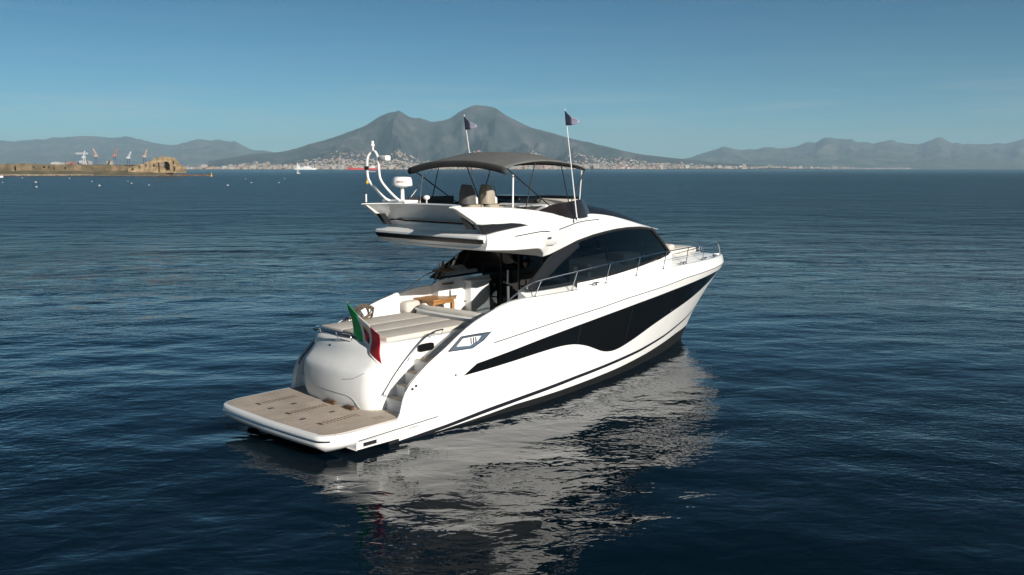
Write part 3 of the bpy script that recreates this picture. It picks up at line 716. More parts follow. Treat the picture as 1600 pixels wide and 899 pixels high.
# ---- swim platform
def platform_outline(ins, fwd=2.75):
    r = .75
    half = []
    for q in frange(0, math.pi/2, 9):
        half.append((0.02+r-r*math.cos(q)+ins*1.0*(1-math.sin(q)), 2.34-r*.62+r*.62*math.sin(q)-ins*math.sin(q)))
    pts = [(-.06+ins, 0.0)] + [(-.05+ins+.06*(y/1.8)**2, y) for y in (.5, 1.0, 1.5)] + half + [(1.6, 2.345-ins), (fwd, 2.33-ins)]
    return pts
def ring_from_half(half, z):
    return [(x, y, z) for x, y in half] + [(x, -y, z) for x, y in reversed(half) if abs(y) > 1e-6]
def build_platform():
    mb = MB(); lv = [(.10,.75),(.17,.30),(.28,.06),(.335,.015),(.36,.0),(.42,.0),(.435,.02),(.47,.02),(.485,.0),(.545,.0),(.575,.02),(.585,.06)]
    mb.loft([ring_from_half(platform_outline(i), z) for z, i in lv])
    p = mb.build('swim_platform', M['gel'], yacht, smooth=40)
    mb = MB(); mb.loft([ring_from_half(platform_outline(.13, 2.7), z) for z in (.586, .594)]); mb.build('teak_deck', M['teak'], p, smooth=0)
    mb = MB(); o1 = [q for q in platform_outline(-.004) ]
    half = [q for q in o1 if q[0] < 1.0]
    mb.grid([ring_from_half(half, z) for z in (.435, .472)]) ; 
    mb = MB()
    line = [(x-.002, y, .453) for x, y in platform_outline(.012) if x < .3]
    line = [(x, -y, z) for x, y, z in reversed(line[1:])] + line
    mb.tube(line, .022, 8); mb.build('rubbing_strip', M['chrome'], p)
    # rows of drainage slots and dark lifting fittings in the teak
    for yy in (1.35, .05, -1.25):
        mb = MB()
        for k in range(10):
            x = .78+.10*k
            mb.box((x, yy-.10, .5945), (x+.04, yy-.012, .5965)); mb.box((x, yy+.012, .5945), (x+.04, yy+.10, .5965))
        mb.box((.60, yy-.10, .5945), (.70, yy+.10, .5963))
        mb.build('drain_grating', M['wooddark'], p, smooth=0)
    for x, y in ((.62,.75),(1.25,.72),(.60,-.62),(1.45,-.6)):
        mb = MB(); mb.box((x-.07,y-.04,.594),(x+.07,y+.04,.603), bev=.003); mb.build('deck_fitting', M['line'], p)
    mb = MB()
    for k in range(5): mb.box((1.75+.06*k, -1.95, .5945), (1.77+.06*k, -1.68, .5965))
    mb.build('foot_grip', M['wooddark'], p, smooth=0)
    for side in SIDES:       # groove along the side and the rub guard bracket under it
        mb = MB(); mb.tube([(x, side*2.349, .36+.03*(x-1)) for x in frange(.9, 3.3, 8)], .012, 6); mb.build('side_groove', M['line'], p)
        mb = MB(); mb.box((.85, side*1.9, .15), (2.4, side*2.300, .36), bev=.03); mb.build('side_skirt', M['gel'], p)
        mb = MB(); mb.box((1.06, side*2.1, .18), (1.44, side*2.306, .27), bev=.004); mb.build('side_slot', M['blackm'], p)
    return p
platform = build_platform()

# ---- garage block / transom with sunpad
def block_half(z):
    # plan outline at height z: aft centre, rounded corner, straight side
    aft = smooth_lerp([(.56,1.96),(.70,1.90),(1.0,1.86),(1.3,1.87),(1.5,1.90),(1.58,1.95),(1.66,2.06),(1.8,2.18),(1.95,2.24),(2.08,2.28),(2.15,2.34),(2.2,2.44)], z)
    wid = smooth_lerp([(.56,1.36),(1.0,1.38),(1.5,1.40),(1.9,1.42),(2.15,1.42),(2.2,1.38)], z)
    cr = .62
    pts = [(aft, 0.0)] + [(aft+.10*(y/.9)**2, y) for y in (.25,.5,.75)]
    x0 = aft+.10*(((wid-cr*.75))/.9)**2
    for q in frange(0, math.pi/2, 9)[1:]:
        pts.append((x0+.55*(1-math.cos(q)), wid-cr*.75+cr*.75*math.sin(q)))
    pts += [(x0+.9, wid+.01), (3.6, wid+.02), (4.6, wid+.04), (5.6, wid+.04), (6.05, wid)]
    return pts
def build_block():
    mb = MB(); mb.loft([ring_from_half(block_half(z), z) for z in (.56,.62,.75,.9,1.05,1.2,1.35,1.45,1.55,1.65,1.75,1.85,1.95,2.05,2.12,2.17,2.2)])
    mb.v = [(x, y*1.2 if y > 0 else y, z) for x, y, z in mb.v]
    b = mb.build('transom', M['gel2'], yacht, smooth=40)
    # garage door seam
    def surf(y, z, o=.004):
        h = block_half(z); x = lerp(sorted((yy, xx) for xx, yy in h[:12]), abs(y)); return (x-o, y, z)
    mb = MB(); mb.tube([surf(y, z) for y, z in bez([(1.2,.62,0),(1.1,.92,0),(.7,1.03,0),(-.3,1.0,0),(-.85,.92,0),(-1.02,.62,0)], 30) for y, z in [(y, z)]] if False else [surf(p[0], p[1]) for p in bez([(1.15,.62,0),(1.08,.86,0),(.7,.96,0),(-.35,.93,0),(-.75,.86,0),(-.95,.62,0)], 34)], .011, 6)
    mb.build('door_seam', M['grey'], b)
    mb = MB(); mb.tube([surf(p[0], p[1]) for p in bez([(-.45,1.30,0),(-.8,1.36,0),(-1.12,1.52,0)], 10)], .008, 6); mb.build('moulding_line', M['grey'], b)
    mb = MB(); mb.box((1.86, .25, .60), (1.95, -.1, .68), bev=.01); mb.build('door_hinge', M['wooddark'], b)
    mb = MB(); mb.box((1.84,-.55,.6),(1.92,-.85,.67), bev=.01); mb.build('door_hinge', M['wooddark'], b)
    # fairlead openings on both flanks
    for side in SIDES:
        mb = MB(); rr = []
        for o, k in ((0,1),(.012,1)):
            ring = []
            for q in [2*math.pi*i/28 for i in range(28)]:
                c, s = math.cos(q), math.sin(q); f = lambda v: math.copysign(abs(v)**.55, v)
                ring.append((3.72+.27*f(c), side*(1.475+o), 1.97+.10*f(s)))
            rr.append(ring)
        mb.loft(rr); mb.build('fairlead', M['black'], b)
    # stainless rail over the aft edge
    rail = bez([(2.66,1.52,2.28),(2.40,1.28,2.33),(2.27,.6,2.36),(2.22,0,2.36),(2.27,-.35,2.36)], 26)
    mb = MB(); mb.tube(rail, .022, 8)
    low = [(x+.02, y, z-.11) for x, y, z in rail]; mb.tube(low, .016, 8)
    for i in (1, 8, 16, 24): mb.tube([rail[i], (rail[i][0]+.06, rail[i][1], 2.18)], .016, 6)
    mb.build('aft_rail', M['chrome'], b)
    # recessed speakers / lockers seen on the face below the rail
    for y in (.95, .55):
        mb = MB(); p = surf(y, 1.95); mb.tube([(p[0]+.02, p[1], p[2]), (p[0]-.012, p[1], p[2])], .04, 10); mb.build('transom_fitting', M['line'], b)
    mb = MB(); mb.box((2.46,-.45,2.19),(2.68,1.55,2.25), bev=.01); mb.build('aft_ledge', M['line'], b)
    return b
block = build_block()
def cushion(name, x0, x1, y0, y1, z0, z1, m, parent, bev=.05):
    mb = MB(); mb.box((x0,y0,z0),(x1,y1,z1), bev=bev); return mb.build(name, m, parent, smooth=60)
for k, (a, b_) in enumerate(((-.98,-.335),(-.325,.365),(.375,1.02))):
    pass
pads = MB()
sun_y = [(1.56,.62),(.61,-.27),(-.28,-1.16)]
for (a, b_) in sun_y:
    o = cushion('sunpad', 2.72, 5.72, b_, a, 2.19, 2.30, M['vinyl'], block, .03)

# ---- stairs each side with teak treads
for side in SIDES:
    for k in range(5):
        x = 2.50+.285*k; z = .88+.272*k
        if k == 4: z = 1.705; x = 3.62
        mb = MB(); mb.box((x, side*1.30, .45), (x+ (.30 if k < 4 else .5), side*(hull_b(x, min(z, cap_z(x)-.1))-.06), z)); st = mb.build('stair_step', M['gel2'], yacht, smooth=0)
        mb = MB(); mb.box((x+.02, side*(1.46 if side < 0 else 1.72), z), (x+.27, side*(hull_b(x, cap_z(x))-.2), z+.012)); mb.build('tread', M['teak'], st, smooth=0)
    yo = 0 if side < 0 else .28
    hb = [(2.34, side*(1.53+yo), 1.02), (2.8, side*(1.54+yo), 1.55), (3.45, side*(1.54+yo), 2.12), (3.9, side*(1.54+yo), 2.33), (4.25, side*(1.54+yo), 2.36)]
    mb = MB(); pp = bez(hb, 30); mb.tube(pp, .02, 8)
    for i in (1, 11, 21, 29): mb.tube([pp[i], (pp[i][0]+.02, side*(1.43+yo), pp[i][2]-.16)], .014, 6)
    mb.build('stair_rail', M['chrome'], yacht)
    cl = [(x, side*(hull_b(x, cap_z(x))-.09), cap_z(x)+.012) for x in frange(2.4, 5.6, 26)]
    mb = MB(); mb.tube(cl, .017, 8); mb.build('coaming_rail', M['line'], yacht)

# ---- cockpit: sole, aft sofa, wet bar
mb = MB(); mb.box((3.9,-2.22,1.60),(9.3,2.22,1.70)); sole = mb.build('cockpit_sole', M['teak'], yacht, smooth=0)
def sofa():
    # moulded U-shaped sofa base behind the sunpad
    mb = MB(); half = lambda o: [(5.78-o*.1, 0), (5.80-o*.1, .8), (5.86-o*.1, 1.25), (6.0-o*.05, 1.48+o*.1), (6.25, 1.55+o*.1), (6.6, 1.55+o*.1)]
    out = [ring_from_half(half(0), z) for z in (1.7, 2.32)] + [ring_from_half(half(.5), 2.37), ring_from_half(half(.3), 2.40)]
    mb.loft(out); s = mb.build('cockpit_sofa', M['gel2'], yacht, smooth=50)
    p = [(6.55,1.42,2.43),(6.15,1.38,2.43),(5.98,1.1,2.44),(5.93,.5,2.44),(5.93,-.2,2.44),(5.95,-.75,2.44),(6.05,-1.25,2.44),(6.5,-1.42,2.44)]
    mb = MB(); mb.tube(bez(p, 40), .09, 10); mb.build('backrest', M['cream'], s, smooth=60)
    mb = MB(); mb.box((6.0,-1.3,2.05),(6.62,1.4,2.16), bev=.05); mb.build('seat_cushion', M['cream'], s)
    mb = MB(); mb.tube([(5.79,-.95,2.28),(5.76,-.95,2.28)], .022, 8); mb.build('cockpit_light', M['chrome'], s)
sofa()
# port side lounge cushion against the bulwark
cushion('side_cushion', 5.75, 6.35, 1.62, 2.0, 2.2, 2.58, M['vinyl'], yacht, .12)
# port inner bulwark steps up to the side deck
def bar():
    mb = MB(); mb.box((8.1,1.32,1.7),(8.9,2.2,2.95), bev=.05); b = mb.build('wet_bar', M['gel2'], yacht)
    mb = MB(); mb.box((8.02,1.26,2.95),(8.92,2.22,3.02), bev=.02); mb.build('bar_top', M['gel2'], b)
    mb = MB(); mb.box((8.15,1.42,3.021),(8.5,1.85,3.03), bev=.003); mb.build('bar_hatch', M['grey'], b)
    mb = MB(); mb.tube([(8.09,1.6,2.35),(8.06,1.6,2.35)], .03, 8); mb.build('bar_socket', M['line'], b)
bar()

# ---- decks forward
def deck_z(x, y):
    yb = max(.05, hull_b(x, cap_z(x))-.2)
    crown = lerp([(7,.22),(10,.30),(14,.44),(16.5,.42),(18.5,.22),(20.3,.03)], x)
    return cap_z(x)-.03+crown*(1-min(1, abs(y)/yb)**2)
def build_decks():
    for side in SIDES:
        rows = []
        for x in frange(7.0, 9.4, 10):
            yb = hull_b(x, cap_z(x))-.2
            ys = frange(yb, 1.62, 7)
            up = lerp([(7.0,.12),(7.4,.14),(9.4,.03)], x)
            row = [(x, side*y, deck_z(x, y)+up*min(1, (yb-y)/.35)) for y in ys]
            row.append((x, side*1.60, 1.7)); rows.append(row)
        mb = MB(); mb.grid(rows)
        r0 = rows[0]; yb = hull_b(7.0, cap_z(7.0))
        mb.add(r0+[(7.0, side*(yb-.1), 1.7)], [tuple(range(len(r0)+1))])
        mb.build('side_deck', M['gel'], yacht, smooth=35)
    rows = []
    for x in frange(9.3, 20.3, 60):
        yb = max(.02, hull_b(x, cap_z(x))-.2)
        rows.append([(x, y, deck_z(x, y)) for y in frange(-yb, yb, 21)])
    mb = MB(); mb.grid(rows); d = mb.build('foredeck', M['gel'], yacht, smooth=60)
    # foredeck sunpad and seat
    o = cushion('foredeck_sunpad', 15.9, 17.6, -.85, .85, 3.36, 3.60, M['cream'], d, .12)
    o = cushion('headrest', 15.85, 16.2, -.8, .8, 3.56, 3.76, M['vinyl'], d, .09)
    # windlass and cleats
    mb = MB(); mb.lathe([(.16,0),(.16,.06),(.09,.1),(.09,.2),(.14,.24),(.14,.28),(.05,.3)], (19.1,0,3.2)); mb.box((18.5,-.3,3.19),(18.9,.3,3.25), bev=.02); mb.build('windlass', M['chrome'], d)
    for side in SIDES:
        for x in (9.9, 15.2, 17.3, 18.7):
            y = side*(hull_b(x, cap_z(x))-.13); z = cap_z(x)
            mb = MB(); mb.box((x-.05,y-.03,z),(x+.05,y+.03,z+.07), bev=.01); mb.tube([(x-.17,y,z+.07),(x+.17,y,z+.07)], .022, 8); mb.build('cleat', M['chrome'], d)
build_decks()

# ---- stainless bow rail: one top rail a side with raked stanchions
for side in SIDES:
    def rp(x, h): return (x, side*max(.06, hull_b(x, cap_z(x))-.10-.10*h), cap_z(x)+h)
    top = [rp(6.15,.02), rp(6.45,.14), rp(6.95,.33), rp(7.6,.42), rp(9,.50)]+[rp(x,.54) for x in (10.5,12,13.5,15,16.5,17.8,18.9)]+[rp(19.5,.5), rp(19.9,.30), rp(20.05,.04)]
    mb = MB(); mb.tube(bez(top, 90), .019, 8); rail = mb.build('bow_rail', M['chrome'], yacht)
    for x in (7.2, 8.75, 10.35, 12.0, 13.7, 15.4, 17.0, 18.4):
        mb = MB(); mb.tube([rp(x-.0,0), rp(x+.30, lerp([(6.95,.33),(7.6,.42),(9,.5),(10.5,.54)], x+.3))], .015, 8)
        q = rp(x,0); mb.lathe([(.04,0),(.04,.012),(.02,.03)], q, 10); mb.build('stanchion', M['chrome'], rail)
    mid = [rp(x,.28) for x in frange(14.0, 19.7, 12)]; mb = MB(); mb.tube(mid, .009, 6); mb.build('guard_wire', M['chrome'], rail)

# ---- deckhouse: tinted side glass, windscreen, pillars, interior
def gy(x, z):
    p = 1-.17*max(0, (x-10.5)/4)**1.6
    return (1.93-.27*(z-3.1))*p
GT = [(6.95,3.16),(7.4,3.45),(7.75,3.66),(8.15,3.90),(8.73,4.10),(9.53,4.30),(10.34,4.43),(11.56,4.54),(12.6,4.55),(13.4,4.50),(13.9,4.40),(14.3,4.05),(14.75,3.62)]
GB = [(6.95,3.13),(7.4,3.10),(9.1,3.13),(10.7,3.2),(12,3.3),(13.4,3.42),(14.75,3.6)]
for side in SIDES:
    def G(x, z, o=0): return (x, side*(gy(x, z)+o), z)
    # broad dark pillar along the sloping aft edge
    mb = MB(); xs = frange(6.95, 9.6, 20)
    rows = []
    for x in xs:
        zt = smooth_lerp(GT, x); wv = lerp([(6.95,.02),(7.3,.28),(8.2,.42),(9,.30),(9.6,.20)], x)
        rows.append([G(x, z, .02) for z in frange(max(zt-wv, smooth_lerp(GB, x)-.02), zt+.02, 4)])
    mb.grid(rows); mb.build('side_pillar', M['roofglass'], yacht, solid=.03)
    mb = MB(); rows = []
    for x in frange(7.1, 14.7, 60):
        rows.append([G(x, z) for z in frange(smooth_lerp(GB, x)-.03, smooth_lerp(GT, x)+.02, 8)])
    mb.grid(rows); win = mb.build('side_window', M['glass'], yacht, smooth=60)
    # frame: top and bottom black bands and two mullions
    mb = MB()
    mb.tube([G(x, smooth_lerp(GT, x)-.03, .004) for x in frange(8.4, 14.72, 40)], .045, 6)
    mb.tube([G(x, smooth_lerp(GB, x)+.02, .004) for x in frange(7.2, 14.7, 40)], .035, 6)
    mb.tube([G(x, lerp([(13.75,4.46),(14.3,4.03),(14.75,3.6)], x), .006) for x in frange(13.75, 14.75, 8)], .06, 6)
    mb.build('window_frame', M['blackm'], win)
    for x in (10.9, 12.9):
        mb = MB(); a, b_ = smooth_lerp(GB, x), smooth_lerp(GT, x); mb.tube([G(x, a, -.03), G(x+.05, b_, -.03)], .022, 6); mb.build('mullion', M['black'], win)
def windscreen():
    rows = []
    for t in frange(0, 1, 8):
        row = []
        for k in frange(-1, 1, 17):
            xb, yb, zb = 14.75+1.15*(1-k*k), k*gy(14.75, 3.6), 3.6+.14*(1-k*k)
            xt, yt, zt = 13.8+.35*(1-k*k), k*gy(13.8, 4.45), 4.45+.14*(1-k*k)
            row.append((xb+(xt-xb)*t, yb+(yt-yb)*t, zb+(zt-zb)*t+.05*math.sin(math.pi*t)))
        rows.append(row)
    mb = MB(); mb.grid(rows); mb.build('windscreen', M['glass'], yacht, smooth=60)
    # deckhouse base the glass stands on
    for side in SIDES:
        mb = MB(); mb.grid([[(x, side*(gy(x, 3)-.01), z) for z in (2.8, smooth_lerp(GB, x)-.02)] for x in frange(9.2, 14.75, 30)]); mb.build('deckhouse_base', M['gel'], yacht, smooth=60)
    mb = MB(); mb.grid([[(14.75+1.15*(1-k*k), k*gy(14.75,3.6), z) for z in (2.9, 3.6+.14*(1-k*k))] for k in frange(-1, 1, 17)]); mb.build('deckhouse_base', M['gel'], yacht, smooth=60)
windscreen()
def interior():
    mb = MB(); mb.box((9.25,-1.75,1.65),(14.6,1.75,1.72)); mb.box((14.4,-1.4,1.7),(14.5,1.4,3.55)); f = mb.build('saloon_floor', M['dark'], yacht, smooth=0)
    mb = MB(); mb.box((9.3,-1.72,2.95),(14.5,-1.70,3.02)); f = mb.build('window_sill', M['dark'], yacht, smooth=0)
    for x, y in ((9.55,-1.25),(10.35,-1.15)):
        mb = MB(); mb.box((x,y-.32,2.1),(x+.62,y+.32,2.62), bev=.08); mb.box((x-.02,y-.32,2.55),(x+.16,y+.32,3.55), bev=.06); mb.build('saloon_seat', M['cream'], yacht, smooth=60)
    mb = MB(); mb.box((11.4,.6,1.72),(12.6,1.6,2.9), bev=.03); mb.build('saloon_cabinet', M['wooddark'], yacht)
    mb = MB(); mb.box((12.6,-1.2,1.72),(13.1,-.4,2.8), bev=.06); mb.box((12.55,-1.2,2.7),(12.72,-.4,3.7), bev=.05); mb.build('helm_chair', M['seattan'], yacht)
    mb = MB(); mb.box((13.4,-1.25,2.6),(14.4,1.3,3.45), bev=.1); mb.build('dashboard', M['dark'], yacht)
    # aft bulkhead: dark glass doors with frames
    mb = MB(); mb.box((9.2,-1.62,1.7),(9.22,1.9,4.25)); d = mb.build('saloon_door', M['doorglass'], yacht, smooth=0)
    mb = MB()
    for y in (-1.6,-.62,.35,1.1,1.88): mb.box((9.17,y-.025,1.7),(9.195,y+.025,4.25))
    mb.box((9.17,-1.6,1.7),(9.195,1.88,1.78)); mb.build('door_frame', M['blackm'], d, smooth=0)
    mb = MB(); mb.box((9.10,.70,2.32),(9.15,.77,2.80), bev=.008); mb.box((9.10,.72,2.86),(9.15,.77,3.30), bev=.008); mb.build('door_handle', M['white'], d)
    mb = MB()
    for sy, sz in ((-1,1),(1,1),(-1,-1),(1,-1)):
        cy, cz = 1.52, 2.40; mb.prism([(cy+sy*.05, cz+sz*.03),(cy+sy*.24, cz+sz*.02),(cy+sy*.27, cz+sz*.20),(cy+sy*.16, cz+sz*.17)], 9.155, 9.165, plane='yz')
    mb.build('door_petals', M['wflag'], d, smooth=0)  # four white petal shapes on the door glass
interior()

# ---- hardtop / roof
RX = [5.18,5.6,6.2,6.8,7.2,7.45,7.65,7.9,8.2,8.73,9.53,10.34,11.0,11.56,12.3,13.0,13.5,13.9,14.2]
ZE = [(5.18,4.34),(6.2,4.28),(7.2,4.26),(7.45,4.22),(7.65,4.08),(7.9,3.96),(8.2,4.0),(8.73,4.12),(9.53,4.31),(10.34,4.44),(11.56,4.55),(12.6,4.57),(13.4,4.52),(13.9,4.44),(14.2,4.40)]
YE = [(5.18,2.16),(6.2,2.22),(7.2,2.16),(7.65,1.98),(7.9,1.87)]
ZU = [(5.18,4.72),(5.59,4.78),(6.65,4.88),(8.02,4.98),(8.73,5.03),(9.2,5.07),(9.64,5.08),(10.8,5.02),(11.75,4.90),(12.77,4.72),(13.3,4.62),(14.2,4.45)]
YU = [(5.18,2.22),(7.2,2.20),(8.0,2.12),(8.73,1.95),(9.64,1.75),(10.8,1.56),(12,1.44),(13,1.30),(14.2,1.15)]
ZC = [(5.18,4.74),(8.0,4.93),(9.0,5.14),(10.0,5.30),(10.6,5.33),(11.5,5.27),(12.5,5.12),(13.4,4.92),(14.2,4.66)]
def roof():
    rows = []; top = []
    for x in RX:
        ze = smooth_lerp(ZE, x); ye = lerp(YE, x) if x < 7.9 else gy(x, ze)+.05
        zu = smooth_lerp(ZU, x); yu = lerp(YU, x); zc = smooth_lerp(ZC, x)
        side = [(x, 0, ze+.02), (x, ye-.25, ze+.02), (x, ye-.03, ze), (x, ye, ze+.02)]
        for t in (.2,.45,.7,.9): 
            bul = .03*math.sin(math.pi*t)
            side.append((x, ye+(yu-ye)*t+bul, ze+.02+(zu-ze-.02)*t))
        side += [(x, yu-.03, zu+.012), (x, yu-.16, zu+.018)]
        for t in (.35,.7,1): side.append((x, (yu-.16)*(1-t), zu+.018+(zc-zu-.018)*(1-(1-t)**3)))
        ring = side + [(a, -b_, c) for a, b_, c in reversed(side[1:-1])]
        rows.append(ring)
        top.append((x, yu-.18, zu, zc))
    mb = MB(); mb.loft(rows); r = mb.build('hardtop', M['gel'], yacht, smooth=28)
    # smoked roof panel that drops from the flybridge to the windscreen
    rr = []
    for x, yu, zu, zc in top:
        if x < 8.9: continue
        rr.append([(x, yu*k, zu+.022+(zc-zu-.018)*(1-abs(k)**3)+.012) for k in frange(-1, 1, 21)])
    mb = MB(); mb.grid(rr); mb.build('roof_panel', M['roofglass'], r, smooth=60)
    for side in SIDES:
        def E(x, f):
            ze = smooth_lerp(ZE, x); ye = lerp(YE, x) if x < 7.9 else gy(x, ze)+.05; zu = smooth_lerp(ZU, x); yu = lerp(YU, x)
            return (x, side*(ye+(yu-ye)*f+.03*math.sin(math.pi*f)+.012), ze+.02+(zu-ze-.02)*f)
        mb = MB(); mb.tube([E(x, lerp([(6.16,.66),(7.5,.70),(9.0,.72),(10.6,.74)], x)) for x in frange(6.2, 10.6, 24)], .014, 6); mb.build('gutter_line', M['line'], r)
        mb = MB(); p = E(7.75,.52); mb.box((p[0]-.08,p[1]-.03,p[2]-.03),(p[0]+.08,p[1]+.03,p[2]+.03), bev=.01); mb.build('courtesy_light', M['chrome'], r)
    return r
rooft = roof()

# ---- aft overhang under the flybridge
def oh_half(ins, sid):
    pts = [(4.93+ins, 0), (4.94+ins, .6), (4.97+ins, 1.2)]; w_ = 2.16-sid; r = .14
    for q in frange(0, math.pi/2, 7): pts.append((5.0+ins+r*(1-math.cos(q)), w_-r+r*math.sin(q)))
    return pts + [(5.6, w_), (6.5, w_), (8.2, w_-.05)]
def overhang():
    lv = [(4.30,.42,.16),(4.34,.34,.12),(4.46,.14,.05),(4.58,.02,.02),(4.64,0,0),(4.69,.01,.005),(4.72,.05,.02),(4.745,.2,.1),(4.78,.34,.16),(4.86,.42,.2),(4.95,.38,.2)]
    mb = MB(); mb.loft([ring_from_half(oh_half(i, s_), z) for z, i, s_ in lv]); o = mb.build('aft_overhang', M['gel2'], yacht, smooth=22)
    mb = MB(); 
    h1 = oh_half(.10, .045)[:9]
    f = lambda h, z, o_: [(x-o_, -y, z) for x, y in reversed(h[1:])]+[(x-o_, y, z) for x, y in h]
    h2 = oh_half(.0, .0)[:9]; mb.grid([f(h1, 4.50, .016), f(oh_half(.05, .03)[:9], 4.55, .02), f(h2, 4.625, .012)]); mb.build('overhang_stripe', M['blackm'], o, smooth=60)
    for y in (1.2, 0, -1.2):
        mb = MB(); mb.lathe([(.05,0),(.05,.012),(.03,.015)], (6.2,y,4.282), 12); mb.build('ceiling_light', M['chrome'], o)
    return o
overhang()

# ---- flybridge tub with swept wings
FT = [(4.25,5.46),(4.6,5.46),(5.28,5.44),(6.23,5.39),(7.26,5.29),(8.06,5.17),(8.5,5.08),(9.0,5.06)]
def fly():
    # path: starboard forward -> wing tip -> across the stern -> port forward
    outer = [(8.6,1.96,4.98),(8.0,2.08,4.95),(7.3,2.12,4.93),(6.95,2.13,4.90),(6.55,2.13,4.97),(6.2,2.13,5.0),(5.6,2.12,4.99),(5.35,2.09,4.99)]
    base_in = [(5.25,1.95),(5.42,1.6),(5.48,1.2),(5.50,.6),(5.5,0)]
    rows = []
    def row(bx, by, bz, tx, ty, tz, nx_, ny_, thick):
        # section: bottom outer, mid, top outer, rim, inner
        r_ = [(bx+.02*nx_, by+.02*ny_, bz-.0), (bx, by, bz+.03)]
        for t in (.3,.6,.85): r_.append((bx+(tx-bx)*t, by+(ty-by)*t, bz+.03+(tz-bz-.03)*t))
        r_ += [(tx, ty, tz-.02), (tx+.03*nx_, ty+.03*ny_, tz), (tx+thick*nx_, ty+thick*ny_, tz), (tx+(thick+.03)*nx_, ty+(thick+.03)*ny_, tz-.03), (bx+(thick+.04)*nx_, by+(thick+.04)*ny_, bz-.01)]
        return r_
    half = []
    for x, y, bz in outer: half.append(row(x, y, bz, x, y-.03, smooth_lerp(FT, x), 0, -1, .12))
    half.append(row(5.15, 2.03, 5.0, 4.72, 1.98, 5.455, 0, -1, .12))
    half.append(row(5.04, 1.96, 5.01, 4.36, 1.84, 5.46, .25, -1, .11))
    half.append(row(5.06, 1.86, 5.02, 4.29, 1.76, 5.46, .8, -.5, .12))
    half.append(row(5.14, 1.76, 5.02, 4.38, 1.66, 5.465, 1, -.2, .24))
    half.append(row(5.26, 1.62, 5.02, 4.64, 1.50, 5.47, 1, 0, .30))
    half.append(row(5.40, 1.38, 5.01, 4.88, 1.24, 5.475, 1, 0, .30))
    half.append(row(5.46, .9, 5.0, 5.00, .80, 5.48, 1, 0, .30))
    half.append(row(5.48, .4, 5.0, 5.04, .40, 5.48, 1, 0, .30))
    half.append(row(5.48, 0, 5.0, 5.05, 0, 5.48, 1, 0, .30))
    full = [[(x, -y, z) for x, y, z in r_] for r_ in half] + [r_ for r_ in reversed(half[:-1])]
    mb = MB(); mb.grid(full); mb.add(full[0], [tuple(range(len(full[0])))]); mb.add(full[-1], [tuple(range(len(full[-1])))])
    f = mb.build('flybridge', M['gel'], yacht, smooth=40)
    # deck inside the tub
    mb = MB(); mb.box((5.58,-1.9,4.90),(8.5,1.9,4.965)); mb.build('flybridge_deck', M['teak'], f, smooth=0)
    # dark recess below the coaming and black line across the stern
    for side in SIDES:
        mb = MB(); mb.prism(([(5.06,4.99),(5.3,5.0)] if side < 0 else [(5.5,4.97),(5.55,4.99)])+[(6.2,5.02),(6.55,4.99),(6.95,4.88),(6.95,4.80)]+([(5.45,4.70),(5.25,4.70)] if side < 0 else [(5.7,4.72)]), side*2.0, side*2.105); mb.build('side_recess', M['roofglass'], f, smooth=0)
        mb = MB(); mb.prism([(4.80,5.17),(5.0,5.17),(5.25,4.86),(5.07,4.86)], side*1.60, side*1.76); mb.build('wing_light', M['blackm'], f, smooth=0)
    mb = MB(); pts = [(5.30,-1.7,5.0),(5.39,-1.3,4.985),(5.45,-.8,4.98),(5.46,0,4.98),(5.45,.8,4.98),(5.39,1.3,4.985),(5.30,1.7,5.0)]
    mb.tube(bez(pts, 30), .022, 6); mb.build('stern_line', M['black'], f)
    return f
flyb = fly()

